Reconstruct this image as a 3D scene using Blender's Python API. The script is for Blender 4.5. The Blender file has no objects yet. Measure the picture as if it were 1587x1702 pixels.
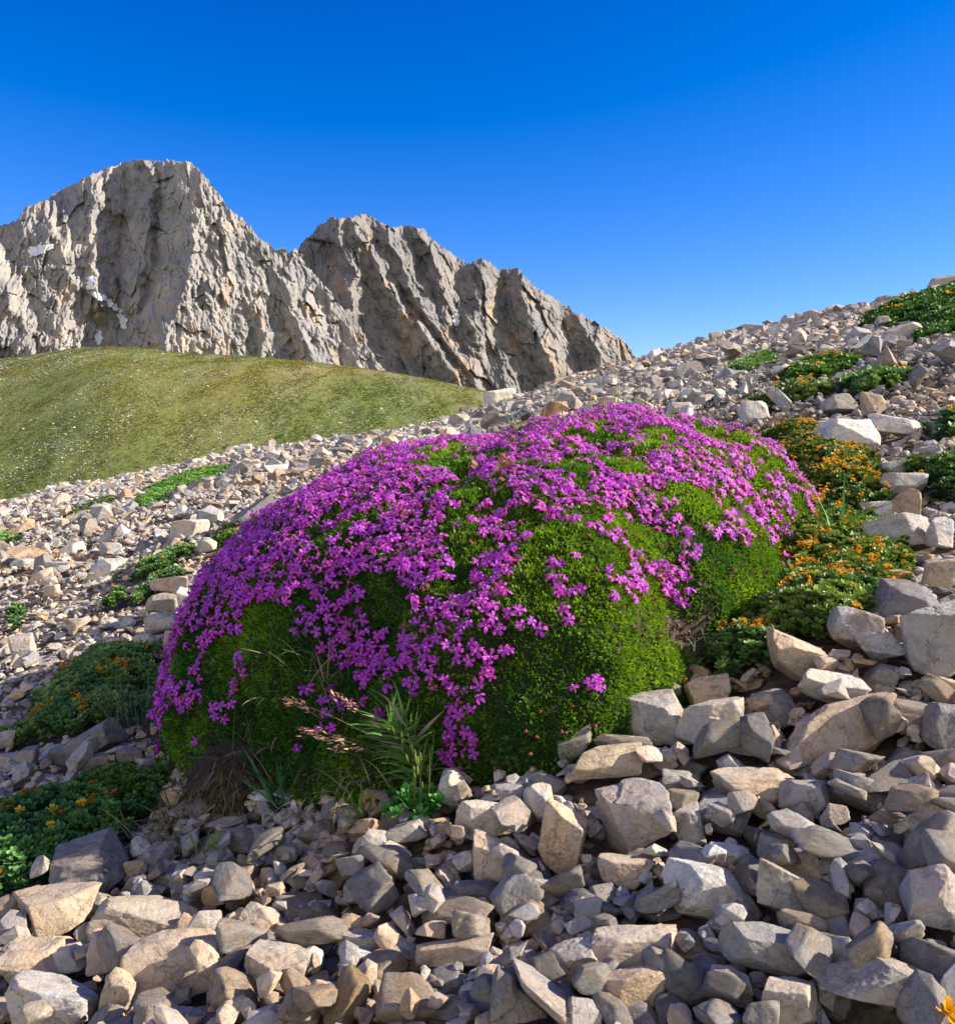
import bpy, bmesh, math, random
import numpy as np
rng = np.random.default_rng(7); random.seed(7)
sc = bpy.context.scene
C = sc.collection

# ------------------------------------------------------------------ camera, sky, sun
F = 1474.0; CX, CY = 793.5, 851.0                     # photo pixels
PITCH = math.atan(151.0 / F)
cam_d = bpy.data.cameras.new('camera'); cam = bpy.data.objects.new('camera', cam_d); C.objects.link(cam)
cam_d.sensor_fit = 'HORIZONTAL'; cam_d.sensor_width = 36.0; cam_d.lens = 36.0 * F / 1587.0
cam_d.clip_start = 0.01; cam_d.clip_end = 20000
cam.location = (0, 0, 0); cam.rotation_euler = (math.pi / 2 - PITCH, 0, 0)
sc.camera = cam

SUN_EL = math.radians(29); SUN_AZ = math.radians(1)    # azimuth measured from +x (right) towards +y (away)
sun_dir = np.array([math.cos(SUN_EL) * math.cos(SUN_AZ), math.cos(SUN_EL) * math.sin(SUN_AZ), math.sin(SUN_EL)])
w = bpy.data.worlds.new('World'); sc.world = w; w.use_nodes = True
nt = w.node_tree; bg = nt.nodes['Background']
sky = nt.nodes.new('ShaderNodeTexSky'); sky.sky_type = 'NISHITA'; sky.sun_disc = False
sky.sun_elevation = SUN_EL; sky.sun_rotation = math.pi / 2 - SUN_AZ
sky.altitude = 2200; sky.air_density = 1.0; sky.dust_density = 0.0; sky.ozone_density = 3.0
gam = nt.nodes.new('ShaderNodeGamma'); gam.inputs[1].default_value = 1.0
hsv = nt.nodes.new('ShaderNodeHueSaturation'); hsv.inputs['Saturation'].default_value = 1.22
hsv.inputs['Hue'].default_value = 0.5
nt.links.new(sky.outputs[0], hsv.inputs['Color'])
NW, LW = nt.nodes.new, nt.links.new
def vm(op, a, b=None, c=None):
    v = NW('ShaderNodeVectorMath'); v.operation = op
    for i, q in enumerate((a, b, c)):
        if q is None: continue
        if isinstance(q, tuple): v.inputs[i].default_value = q
        else: LW(q, v.inputs[i])
    return v.outputs[0]
deep = vm('MAXIMUM', vm('MULTIPLY', vm('ADD', hsv.outputs[0], (-.50, -.42, 0)), (1.18, 1.08, 1.42)), (0, 0, 0))   # the deep blue of high altitude air
# unseen bright cloud bank behind the camera, added to the sky as frontal fill light
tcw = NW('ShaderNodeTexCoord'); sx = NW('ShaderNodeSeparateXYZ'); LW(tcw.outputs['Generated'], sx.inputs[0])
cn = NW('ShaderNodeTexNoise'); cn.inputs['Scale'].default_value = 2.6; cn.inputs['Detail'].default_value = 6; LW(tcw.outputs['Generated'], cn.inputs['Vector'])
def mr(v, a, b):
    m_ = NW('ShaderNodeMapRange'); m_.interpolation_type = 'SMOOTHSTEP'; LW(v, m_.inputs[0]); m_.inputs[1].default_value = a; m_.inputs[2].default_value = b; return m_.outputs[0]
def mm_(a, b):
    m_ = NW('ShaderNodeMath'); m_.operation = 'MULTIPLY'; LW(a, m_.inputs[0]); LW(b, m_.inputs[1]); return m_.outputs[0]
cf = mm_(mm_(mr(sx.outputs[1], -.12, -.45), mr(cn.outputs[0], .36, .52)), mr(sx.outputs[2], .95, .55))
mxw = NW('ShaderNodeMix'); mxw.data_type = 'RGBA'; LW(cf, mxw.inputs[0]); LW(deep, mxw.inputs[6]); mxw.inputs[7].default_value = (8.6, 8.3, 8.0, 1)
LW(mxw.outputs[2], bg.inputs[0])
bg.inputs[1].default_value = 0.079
sl = bpy.data.lights.new('sun', 'SUN'); so = bpy.data.objects.new('sun', sl); C.objects.link(so)
sl.energy = 5.0; sl.angle = math.radians(0.5); sl.color = (1.0, 0.91, 0.78)
from mathutils import Vector, Matrix
so.rotation_euler = Vector(sun_dir).to_track_quat('Z', 'Y').to_euler()
so.location = (3, 0, 3)
sc.view_settings.view_transform = 'Standard'; sc.view_settings.look = 'None'
sc.view_settings.exposure = 0.95; sc.view_settings.gamma = 1.0
sc.cycles.max_bounces = 6; sc.cycles.transparent_max_bounces = 4

# ------------------------------------------------------------------ maths helpers
cp, sp_ = math.cos(PITCH), math.sin(PITCH)
def ray(px, py):
    """direction (x, y=1-normalised) through a photo pixel; returns x/y and z/y"""
    a = (np.asarray(px, float) - CX) / F; b = (CY - np.asarray(py, float)) / F
    yy = cp + b * sp_; zz = -sp_ + b * cp
    return a / yy, zz / yy
def proj(P):
    P = np.asarray(P, float); x, y, z = P[..., 0], P[..., 1], P[..., 2]
    d = y * cp - z * sp_; v = y * sp_ + z * cp
    d = np.maximum(d, 1e-4)
    return CX + F * x / d, CY - F * v / d
def hsh(i, j, k, s):
    n = (i * 374761393 + j * 668265263 + k * 2147483647 + s * 144665) & 0xffffffff
    n = (n ^ (n >> 13)) * 1274126177 & 0xffffffff
    n = (n ^ (n >> 16)) * 2246822519 & 0xffffffff
    return (n ^ (n >> 15)) & 0xffffffff
GR = rng.normal(size=(256, 3)); GR /= np.linalg.norm(GR, axis=1)[:, None]
def noise(p, s=0):
    p = np.asarray(p, float); f = np.floor(p); fr = p - f; f = f.astype(np.int64)
    u = fr * fr * fr * (fr * (fr * 6 - 15) + 10); out = 0
    for a in (0, 1):
        for b in (0, 1):
            for c in (0, 1):
                g = GR[hsh(f[..., 0] + a, f[..., 1] + b, f[..., 2] + c, s) & 255]
                d = (g[..., 0] * (fr[..., 0] - a) + g[..., 1] * (fr[..., 1] - b) + g[..., 2] * (fr[..., 2] - c))
                out = out + d * (u[..., 0] if a else 1 - u[..., 0]) * (u[..., 1] if b else 1 - u[..., 1]) * (u[..., 2] if c else 1 - u[..., 2])
    return out * 1.6
def fbm(p, o=4, s=0, g=.5):
    a, t = 1., 0.
    for i in range(o):
        t = t + a * noise(p, s + i); p = p * 2.03 + 7.1; a *= g
    return t
def ridged(p, o=4, s=0, g=.5):
    a, t = 1., 0.
    for i in range(o):
        t = t + a * (1 - 2 * np.abs(noise(p, s + i))); p = p * 2.03 + 3.7; a *= g
    return t
def st3(x, y, z=0.): 
    x, y, z = np.broadcast_arrays(x, y, z); return np.stack([x, y, z], -1).astype(float)
def srgb(r, g, b):
    return tuple(((c / 255) / 12.92 if c / 255 <= .04045 else (((c / 255) + .055) / 1.055) ** 2.4) for c in (r, g, b))
def sm(a, b, x):
    t = np.clip((x - a) / (b - a), 0, 1); return t * t * (3 - 2 * t)

# ------------------------------------------------------------------ mesh / object helpers
def mesh(name, V, Fc, mats=(), smooth=True, col=None, mi=None):
    V = np.ascontiguousarray(V, np.float32); Fc = np.ascontiguousarray(Fc, np.int32); n = Fc.shape[1]
    m = bpy.data.meshes.new(name)
    m.vertices.add(len(V)); m.vertices.foreach_set('co', V.ravel())
    m.loops.add(Fc.size); m.loops.foreach_set('vertex_index', Fc.ravel())
    m.polygons.add(len(Fc)); m.polygons.foreach_set('loop_start', np.arange(0, Fc.size, n, dtype=np.int32))
    m.polygons.foreach_set('loop_total', np.full(len(Fc), n, np.int32))
    if smooth is not None: m.polygons.foreach_set('use_smooth', np.full(len(Fc), bool(smooth)))
    for a in mats: m.materials.append(a)
    if mi is not None: m.polygons.foreach_set('material_index', np.asarray(mi, np.int32))
    if col is not None:
        at = m.color_attributes.new('tone', 'FLOAT_COLOR', 'POINT')
        c4 = np.ones((len(V), 4), np.float32); c4[:, :3] = col; at.data.foreach_set('color', c4.ravel())
    m.update(calc_edges=True)
    return m
def link(name, data, parent=None, loc=None):
    o = bpy.data.objects.new(name, data); C.objects.link(o)
    if parent is not None: o.parent = parent
    if loc is not None: o.location = loc
    return o
def tag(o, label=None, cat=None, group=None, kind=None):
    if label: o['label'] = label
    if cat: o['category'] = cat
    if group: o['group'] = group
    if kind: o['kind'] = kind
    return o
class MB:
    """collects triangles with vertex colours"""
    def __init__(s): s.V = []; s.F = []; s.C = []; s.n = 0
    def add(s, V, Fc, col):
        V = np.asarray(V, float); s.V.append(V); s.F.append(np.asarray(Fc) + s.n)
        s.C.append(np.broadcast_to(np.asarray(col, float), V.shape)); s.n += len(V)
    def inst(s, V, Fc, P, R, S, col):
        """many copies of one small mesh: P (n,3), R (n,3,3), S (n,), col (n,3) multiplied or (m,3)+(n,3)"""
        n = len(P)
        if n == 0: return
        W = np.einsum('nij,mj->nmi', R, V) * np.reshape(S, (n, 1, -1)) + P[:, None, :]
        Fi = Fc[None] + (np.arange(n) * len(V))[:, None, None]
        s.V.append(W.reshape(-1, 3)); s.F.append(Fi.reshape(-1, Fc.shape[1]) + s.n)
        s.C.append(np.broadcast_to(col, W.shape).reshape(-1, 3)); s.n += n * len(V)
    def build(s, name, mat, parent=None, smooth=True):
        m = mesh(name, np.concatenate(s.V), np.concatenate(s.F), [mat], smooth, np.concatenate(s.C))
        return link(name, m, parent)
def frames(N, spin=None):
    """rotation matrices whose z column is N"""
    N = N / np.linalg.norm(N, axis=-1, keepdims=True)
    a = np.where(np.abs(N[..., 2:3]) < .9, np.array([0., 0, 1]), np.array([1., 0, 0]))
    X = np.cross(a, N); X /= np.linalg.norm(X, axis=-1, keepdims=True); Y = np.cross(N, X)
    if spin is None: spin = rng.uniform(0, 2 * np.pi, len(N))
    c, s = np.cos(spin)[:, None], np.sin(spin)[:, None]
    return np.stack([X * c + Y * s, -X * s + Y * c, N], -1)

# ------------------------------------------------------------------ materials
def nmat(name):
    m = bpy.data.materials.new(name); m.use_nodes = True; t = m.node_tree
    return m, t, t.nodes['Principled BSDF'], t.nodes.new, t.links.new
def ramp(n, stops):
    r = n('ShaderNodeValToRGB'); e = r.color_ramp.elements
    while len(e) < len(stops): e.new(.5)
    for k, (p, c) in enumerate(stops): e[k].position = p; e[k].color = (*c, 1) if len(c) == 3 else c
    return r
def mix(n, l, typ, a, b, fac):
    x = n('ShaderNodeMix'); x.data_type = 'RGBA'; x.blend_type = typ
    for v, i in ((fac, 0), (a, 6), (b, 7)):
        if isinstance(v, (int, float)): x.inputs[i].default_value = v
        elif isinstance(v, tuple): x.inputs[i].default_value = (*v, 1)
        else: l(v, x.inputs[i])
    return x.outputs[2]
def ntex(n, l, co, sc_, det=6, rough=.6, typ='ShaderNodeTexNoise'):
    x = n(typ); l(co, x.inputs['Vector']); x.inputs['Scale'].default_value = sc_
    if typ == 'ShaderNodeTexNoise': x.inputs['Detail'].default_value = det; x.inputs['Roughness'].default_value = rough
    return x
def stone_mat(name, per_object, k=1.0):
    m, t, b, n, l = nmat(name)
    if per_object:
        oi = n('ShaderNodeObjectInfo'); base = oi.outputs['Color']
        tc = n('ShaderNodeTexCoord'); add = n('ShaderNodeVectorMath'); add.operation = 'ADD'
        l(tc.outputs['Object'], add.inputs[0])
        mu = n('ShaderNodeMath'); mu.operation = 'MULTIPLY'; mu.inputs[1].default_value = 37; l(oi.outputs['Random'], mu.inputs[0])
        l(mu.outputs[0], add.inputs[1]); co = add.outputs[0]
    else:
        at = n('ShaderNodeAttribute'); at.attribute_name = 'tone'; base = at.outputs['Color']
        g = n('ShaderNodeNewGeometry'); co = g.outputs['Position']
    big = ntex(n, l, co, 45 * k, 5, .6); patch = ntex(n, l, co, 85 * k, 8, .7)
    fine = ntex(n, l, co, 420 * k, 6, .75); pit = ntex(n, l, co, 260 * k, 3, .6)
    rw = ramp(n, [(.40, (0, 0, 0)), (.62, (1, 1, 1))]); l(big.outputs[0], rw.inputs[0])
    c1 = mix(n, l, 'MULTIPLY', base, (1.12, .96, .80), rw.outputs[0])          # warm iron-stained patches
    rg = ramp(n, [(.50, (0, 0, 0)), (.60, (1, 1, 1))]); l(patch.outputs[0], rg.inputs[0])
    c2 = mix(n, l, 'MULTIPLY', c1, (.74, .77, .80), rg.outputs[0])             # weathered grey skin
    rf = ramp(n, [(.25, (.70, .69, .68)), (.5, (1, 1, 1)), (.75, (1.14, 1.13, 1.12))]); l(fine.outputs[0], rf.inputs[0])
    c3 = mix(n, l, 'MULTIPLY', c2, rf.outputs[0], .85)
    rp = ramp(n, [(.24, (1, 1, 1)), (.33, (0, 0, 0))]); l(pit.outputs[0], rp.inputs[0])
    c4 = mix(n, l, 'MULTIPLY', c3, (.45, .42, .40), rp.outputs[0])
    vo = ntex(n, l, co, 34 * k, typ='ShaderNodeTexVoronoi'); vo.feature = 'DISTANCE_TO_EDGE'
    wv = n('ShaderNodeVectorMath'); wv.operation = 'MULTIPLY_ADD'; l(patch.outputs['Color'], wv.inputs[0]); wv.inputs[1].default_value = (.03 / k,) * 3
    l(co, wv.inputs[2]); l(wv.outputs[0], vo.inputs['Vector'])
    rv = ramp(n, [(.0, (1, 1, 1)), (.02, (0, 0, 0))]); l(vo.outputs[0], rv.inputs[0])
    c5 = mix(n, l, 'MULTIPLY', c4, (.72, .68, .64), rv.outputs[0])
    l(c5, b.inputs['Base Color']); b.inputs['Roughness'].default_value = .82
    b.inputs['Specular IOR Level'].default_value = .25
    bu = n('ShaderNodeBump'); bu.inputs['Strength'].default_value = .75; bu.inputs['Distance'].default_value = .0016 / k
    l(fine.outputs[0], bu.inputs['Height'])
    b2 = n('ShaderNodeBump'); b2.inputs['Strength'].default_value = .8; b2.inputs['Distance'].default_value = .005 / k
    l(patch.outputs[0], b2.inputs['Height']); l(bu.outputs[0], b2.inputs['Normal'])
    b3 = n('ShaderNodeBump'); b3.invert = True; b3.inputs['Strength'].default_value = .5; b3.inputs['Distance'].default_value = .002 / k
    l(rv.outputs[0], b3.inputs['Height']); l(b2.outputs[0], b3.inputs['Normal'])
    l(b3.outputs[0], b.inputs['Normal'])
    return m
M_STONE = stone_mat('limestone', True, 1.0)
M_SCREE = stone_mat('limestone_scree', False, 1.0)
M_FAR = stone_mat('limestone_far', False, .35)
def leaf_mat(name, trans=.35, rough=.45, spec=.4):
    m, t, b, n, l = nmat(name)
    at = n('ShaderNodeAttribute'); at.attribute_name = 'tone'
    l(at.outputs['Color'], b.inputs['Base Color']); b.inputs['Roughness'].default_value = rough
    b.inputs['Specular IOR Level'].default_value = spec
    tr = n('ShaderNodeBsdfTranslucent'); l(mix(n, l, 'MULTIPLY', at.outputs['Color'], (1.25, 1.15, .8), 1.0), tr.inputs[0])
    mx = n('ShaderNodeMixShader'); mx.inputs[0].default_value = trans
    l(b.outputs[0], mx.inputs[1]); l(tr.outputs[0], mx.inputs[2]); l(mx.outputs[0], t.nodes['Material Output'].inputs[0])
    return m
M_LEAF = leaf_mat('leaf'); M_MAT = leaf_mat('fleshy_leaf', .2, .5, .3); M_GRASS = leaf_mat('grass_blade', .3, .5, .3)
M_PETAL = leaf_mat('petal', .38, .55, .3); M_DRY = leaf_mat('dry_stalk', .15, .7, .2)
def soil_mat():
    m, t, b, n, l = nmat('soil')
    g = n('ShaderNodeNewGeometry'); co = g.outputs['Position']
    a = ntex(n, l, co, 9, 6, .6); f = ntex(n, l, co, 220, 6, .75); v = ntex(n, l, co, 120, typ='ShaderNodeTexVoronoi')
    r = ramp(n, [(.35, (.105, .075, .050)), (.5, (.20, .15, .10)), (.65, (.30, .205, .12))]); l(a.outputs[0], r.inputs[0])
    rf = ramp(n, [(.3, (.5, .5, .5)), (.7, (1.2, 1.2, 1.2))]); l(f.outputs[0], rf.inputs[0])
    c = mix(n, l, 'MULTIPLY', r.outputs[0], rf.outputs[0], 1.0)
    l(c, b.inputs['Base Color']); b.inputs['Roughness'].default_value = .95
    bu = n('ShaderNodeBump'); bu.inputs['Distance'].default_value = .004; l(f.outputs[0], bu.inputs['Height'])
    b2 = n('ShaderNodeBump'); b2.inputs['Distance'].default_value = .006; l(v.outputs[0], b2.inputs['Height']); l(bu.outputs[0], b2.inputs['Normal'])
    l(b2.outputs[0], b.inputs['Normal'])
    return m
M_SOIL = soil_mat()
def plain_attr(name, rough=.9, bump=0, bs=300):
    m, t, b, n, l = nmat(name); at = n('ShaderNodeAttribute'); at.attribute_name = 'tone'
    l(at.outputs['Color'], b.inputs['Base Color']); b.inputs['Roughness'].default_value = rough
    if bump:
        g = n('ShaderNodeNewGeometry'); f = ntex(n, l, g.outputs['Position'], bs, 6, .7)
        rf = ramp(n, [(.3, (.6, .6, .6)), (.7, (1.25, 1.25, 1.25))]); l(f.outputs[0], rf.inputs[0])
        l(mix(n, l, 'MULTIPLY', at.outputs['Color'], rf.outputs[0], .8), b.inputs['Base Color'])
        bu = n('ShaderNodeBump'); bu.inputs['Distance'].default_value = bump; l(f.outputs[0], bu.inputs['Height']); l(bu.outputs[0], b.inputs['Normal'])
    return m
M_BASE = plain_attr('cushion_base', .95, .003, 500)

# ------------------------------------------------------------------ near ground
H0 = .22; YB = 6.1
uL, eL = ray(0, 846); uR, eR = ray(1587, 474)
GA = (eR - eL) * YB / ((uR - uL) * YB); GB = (eL * YB + H0 - GA * uL * YB) / YB
def G0(x, y):
    yb = YB + .5 * np.sin(x * 1.3) + .25 * np.sin(x * 3.1 + 1)
    g = -H0 + GA * x + GB * y
    d = np.maximum(0, y - yb); g = g - .30 * d - np.minimum(.10 * d * d, .4 * d)
    g = g - .019 * y * np.exp(-((x / np.maximum(y, .5) + .03) / .17) ** 2) * sm(2.2, 5.5, y)
    return np.maximum(g, -16 + 0 * g)
def G(x, y):
    x = np.asarray(x, float); y = np.asarray(y, float)
    g = G0(x, y)
    near = 1 - sm(1.6, 3.0, y)
    g = g + .012 * fbm(st3(x * 5, y * 5, 1.3), 2, 11) * near + .03 * fbm(st3(x * .9, y * .9, 4.3), 3, 21) * (1 - near)
    g = g + .022 * np.exp(-(((x - .19) / .12) ** 2 + ((y - .53) / .07) ** 2))           # pile right of the cushion
    g = g + .016 * np.exp(-(((x - .03) / .09) ** 2 + ((y - .425) / .035) ** 2))
    g = g - .010 * np.exp(-(((x + .13) / .10) ** 2 + ((y - .46) / .04) ** 2))
    return g
def GS(x, y): return G(x, y) - .013 * (1 - sm(1.6, 2.4, y))      # soil lies below the stone layer
TT = np.concatenate([np.arange(.2, 2.5, .0015), np.arange(2.5, 9, .01)])
def hit(px, py, up=0.):
    u, e = ray(px, py); z = e * TT; g = G(u * TT, TT) + up
    k = np.argmax(z < g) if (z < g).any() else None
    if k is None:
        k = int(np.argmin(np.where((TT > 1) & (TT < YB + .5), z - g, 9)))
    y = TT[k]
    return np.array([u * y, y, e * y])

def grid_faces(nr, nc):
    i = np.arange(nr - 1)[:, None] * nc + np.arange(nc - 1)[None]
    return np.stack([i, i + 1, i + nc + 1, i + nc], -1).reshape(-1, 4)
yy = np.concatenate([np.linspace(-3, .2, 12), np.arange(.22, 1.8, .006), np.arange(1.8, 5, .03), np.linspace(5, 9, 80), np.linspace(9.3, 60, 60)])
uu = np.concatenate([-np.geomspace(1.3, 40, 26)[::-1], np.linspace(-1.28, 1.28, 330), np.geomspace(1.3, 40, 26)])
Y, U = np.meshgrid(yy, uu, indexing='ij')
X = U * (.35 + .65 * np.abs(Y)) * np.where(np.abs(U) > 1.3, 1, 1)
V = np.stack([X, Y, GS(X, Y)], -1).reshape(-1, 3)
tag(link('ground', mesh('ground', V, grid_faces(len(yy), len(uu)), [M_SOIL])), kind='structure')

# far valley floor to the horizon
def grass_ground_mat(name, k=1.0):
    m, t, b, n, l = nmat(name)
    g = n('ShaderNodeNewGeometry'); co = g.outputs['Position']
    mp = n('ShaderNodeMapping'); mp.inputs['Scale'].default_value = (1, .55, 1); l(co, mp.inputs[0]); co = mp.outputs[0]
    a = ntex(n, l, co, .10 * k, 4, .55); c = ntex(n, l, co, 2.8 * k, 6, .75); f = ntex(n, l, co, 5.5 * k, 4, .8)
    r = ramp(n, [(.3, (.095, .135, .020)), (.5, (.145, .165, .026)), (.7, (.215, .185, .032))]); l(a.outputs[0], r.inputs[0])
    r2 = ramp(n, [(.25, (.55, .6, .5)), (.5, (1, 1, 1)), (.75, (1.35, 1.3, 1.2))]); l(c.outputs[0], r2.inputs[0])
    c2 = mix(n, l, 'MULTIPLY', r.outputs[0], r2.outputs[0], 1.0)
    r3 = ramp(n, [(.62, (0, 0, 0)), (.70, (1, 1, 1))]); l(f.outputs[0], r3.inputs[0])
    c3 = mix(n, l, 'MIX', c2, (.33, .31, .25), r3.outputs[0])
    l(c3, b.inputs['Base Color']); b.inputs['Roughness'].default_value = .95
    bu = n('ShaderNodeBump'); bu.inputs['Distance'].default_value = .12; l(c.outputs[0], bu.inputs['Height']); l(bu.outputs[0], b.inputs['Normal'])
    return m
M_MEADOW = grass_ground_mat('meadow')
s = 9000
n_ = 60; gx = np.linspace(-s, s, n_); Y, X = np.meshgrid(gx, gx, indexing='ij')
tag(link('valley_floor', mesh('valley_floor', np.stack([X, Y, np.full_like(X, -16.5)], -1).reshape(-1, 3), grid_faces(n_, n_), [M_MEADOW])), kind='structure')

# ------------------------------------------------------------------ grassy hill
hx = [-900, -400, -200, 0, 60, 130, 180, 230, 300, 400, 500, 600, 700, 800, 900, 1100, 1400, 2200]
hy = [660, 625, 608, 598, 590, 580, 577, 579, 588, 592, 600, 612, 628, 649, 668, 715, 800, 980]
def hill_pt(px, s_):
    """s 0 at the near foot .. 1 at the crest .. 2 behind"""
    row = np.interp(px, hx, hy); u, e = ray(px, row)
    yc = 62 - (px - 200) * .012; zc = e * yc
    zf = -10.0
    t = np.clip(s_, 0, 1)
    y = 14 + (yc - 14) * t; z = zf + (zc - zf) * (1 - (1 - t) ** 1.5)
    b = np.maximum(0, s_ - 1); y = y + 60 * b; z = z - 5 * b ** 1.3 - 10 * b ** 2
    return u * y, y, z
pxs = np.linspace(-900, 2200, 560); ss = np.concatenate([np.linspace(0, .93, 220), np.linspace(.935, 1.07, 60), np.linspace(1.08, 2, 30)])
S_, P_ = np.meshgrid(ss, pxs, indexing='ij')
X, Y, Z = hill_pt(P_, S_)
Z = Z + .05 * fbm(st3(X * .8, Y * .8), 3, 5) + .04 * noise(st3(X * 3, Y * 3), 6)
hV = np.stack([X, Y, Z], -1).reshape(-1, 3)
tag(link('grassy_hill', mesh('grassy_hill', hV, grid_faces(len(ss), len(pxs)), [M_MEADOW])), kind='structure')
# tufts and pale stones of the hill
def tri_tuft(nb):
    V = []; Fc = []
    for i in range(nb):
        a = i / nb * 2 * np.pi; c, s = np.cos(a), np.sin(a)
        V += [(c * .1 - s * .16, s * .1 + c * .16, 0), (c * .1 + s * .16, s * .1 - c * .16, 0), (c * .75, s * .75, .75)]
        Fc.append((3 * i, 3 * i + 1, 3 * i + 2))
    return np.array(V), np.array(Fc)
NT = 130000
pq = rng.uniform(-120, 1020, NT); sq = rng.uniform(.18, 1.005, NT) ** .8
hx_, hy_, hz_ = hill_pt(pq, sq); P = np.stack([hx_, hy_, hz_ + .0], -1)
P[:, 2] += .05 * fbm(st3(P[:, 0] * .8, P[:, 1] * .8), 3, 5) + .04 * noise(st3(P[:, 0] * 3, P[:, 1] * 3), 6)
kk = noise(st3(P[:, 0] * .7, P[:, 1] * .25), 9) + .5 * noise(st3(P[:, 0] * 2.2, P[:, 1] * .8), 10)
keep = rng.uniform(size=NT) < np.clip(.55 + kk * 1.3, .06, 1); P = P[keep]; kk = kk[keep]
warm = np.clip(.5 + noise(st3(P[:, 0] * .09, P[:, 1] * .09), 14) * 1.3 + (P[:, 2] + 1) * .05, 0, 1)[:, None]
col = (np.array([.065, .115, .010]) * (1 - warm) + np.array([.20, .175, .022]) * warm) * rng.uniform(.45, 1.7, (len(P), 1))
tv, tf = tri_tuft(5); mb = MB()
mb.inst(tv, tf, P, frames(np.tile([0., -.1, 1], (len(P), 1))), rng.uniform(.03, .085, len(P)), col[:, None, :])
tag(mb.build('hill_grass', M_GRASS, smooth=False), 'low yellow green grass covering the distant rounded hill', 'grass', kind='stuff')

HSTONE = 1
# ------------------------------------------------------------------ stones: shapes
def ico(level):
    bm = bmesh.new(); bmesh.ops.create_icosphere(bm, subdivisions=level, radius=1)
    V = np.array([v.co[:] for v in bm.verts]); Fc = np.array([[v.index for v in f.verts] for f in bm.faces]); bm.free()
    return V / np.linalg.norm(V, axis=1)[:, None], Fc
ICO = {k: ico(k) for k in (1, 2, 3, 4, 5, 6)}
def stone_shape(seed, level, amp=.035, nplane=9, k=26, boxy=.75):
    r = np.random.default_rng(seed); D, Fc = ICO[level]
    ax = np.array([[1, 0, 0], [-1, 0, 0], [0, 1, 0], [0, -1, 0], [0, 0, 1], [0, 0, -1.]])
    ax = ax + r.normal(size=(6, 3)) * .26; o1 = r.uniform(.66, .92, 6)
    nn = r.normal(size=(nplane, 3)); o2 = r.uniform(.80, 1.12, nplane)
    N = np.concatenate([ax, nn]); N /= np.linalg.norm(N, axis=1)[:, None]; O = np.concatenate([o1, o2])
    q = np.maximum(D @ N.T, 0) / O
    rad = (q ** k).sum(1) ** (-1 / k)
    P = D * rad[:, None]
    off = r.uniform(0, 99, 3)
    d = amp * (1.0 * noise(P * 1.3 + off, 31) + .42 * fbm(P * 5 + off, 4, 33, .6) - .5 * np.maximum(0, ridged(P * 2.2 + off, 2, 35) - .8))
    P = P * (1 + d)[:, None]
    if level >= 4:   # stepped fracture faces and chipped hollows
        g = r.normal(size=3); g /= np.linalg.norm(g)
        t = P @ g + .12 * noise(P * 2.5 + off, 40); q0 = r.uniform(-.35, .35)      # one bed stands proud of the next
        if r.random() < .55: P = P * (1 - r.uniform(.03, .09) * sm(q0, q0 + .035, t))[:, None]
        t2 = P @ np.cross(g, r.normal(size=3)) + .10 * noise(P * 3 + off, 41)
        P = P * (1 - .03 * np.exp(-((t2 - r.uniform(-.3, .3)) / .018) ** 2))[:, None]   # crack
        for _ in range(5):      # flat chips knocked off corners
            n_c = r.normal(size=3); n_c /= np.linalg.norm(n_c); ext = np.percentile(P @ n_c, 99.5); cut = ext * r.uniform(.82, .97)
            h = P @ n_c + .03 * noise(P * 5 + off, 42); P = P - np.maximum(0, h - cut)[:, None] * n_c * .93
    return P, Fc
LIB = {}
def lib_stone(i):
    if i not in LIB: LIB[i] = stone_shape(1000 + i, 3, .03, 8, 30)
    return LIB[i]
def hull_shape(seed, npt=13, bev=.035):
    r = np.random.default_rng(seed); P = r.normal(size=(npt, 3)); P /= np.linalg.norm(P, axis=1)[:, None]
    P *= r.uniform(.8, 1.05, (npt, 1)); P = np.sign(P) * np.abs(P) ** .75
    bm = bmesh.new(); vs = [bm.verts.new(p) for p in P]
    res = bmesh.ops.convex_hull(bm, input=vs); bmesh.ops.delete(bm, geom=[g for g in res['geom_interior'] if isinstance(g, bmesh.types.BMVert)], context='VERTS')
    bmesh.ops.dissolve_limit(bm, angle_limit=.16, verts=bm.verts, edges=bm.edges)
    if bev: bmesh.ops.bevel(bm, geom=list(bm.edges), offset=bev, segments=1, affect='EDGES', profile=.5)
    bmesh.ops.triangulate(bm, faces=bm.faces); bmesh.ops.recalc_face_normals(bm, faces=bm.faces); bm.verts.index_update()
    V = np.array([v.co[:] for v in bm.verts]); Fc = np.array([[v.index for v in f.verts] for f in bm.faces]); bm.free()
    return V, Fc
HULL = [hull_shape(50 + i, 13 + i % 4) for i in range(22)]
HLOW = [hull_shape(90 + i, 10 + i % 4, 0) for i in range(18)]
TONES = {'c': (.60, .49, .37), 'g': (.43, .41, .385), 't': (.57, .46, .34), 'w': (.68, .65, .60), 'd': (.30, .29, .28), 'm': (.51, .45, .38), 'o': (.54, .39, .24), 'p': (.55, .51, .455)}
def rot3(yaw, tx, ty):
    return np.array((Matrix.Rotation(yaw, 3, 'Z') @ Matrix.Rotation(tx, 3, 'X') @ Matrix.Rotation(ty, 3, 'Y')))

# height map the stones are laid on
HX0, HY0, RES = -.95, .20, .0025
gxs = np.arange(HX0, 1.15, RES); gys = np.arange(HY0, 1.85, RES)
GYm, GXm = np.meshgrid(gys, gxs, indexing='ij')
HG = GS(GXm, GYm); HM = HG.copy()

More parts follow.
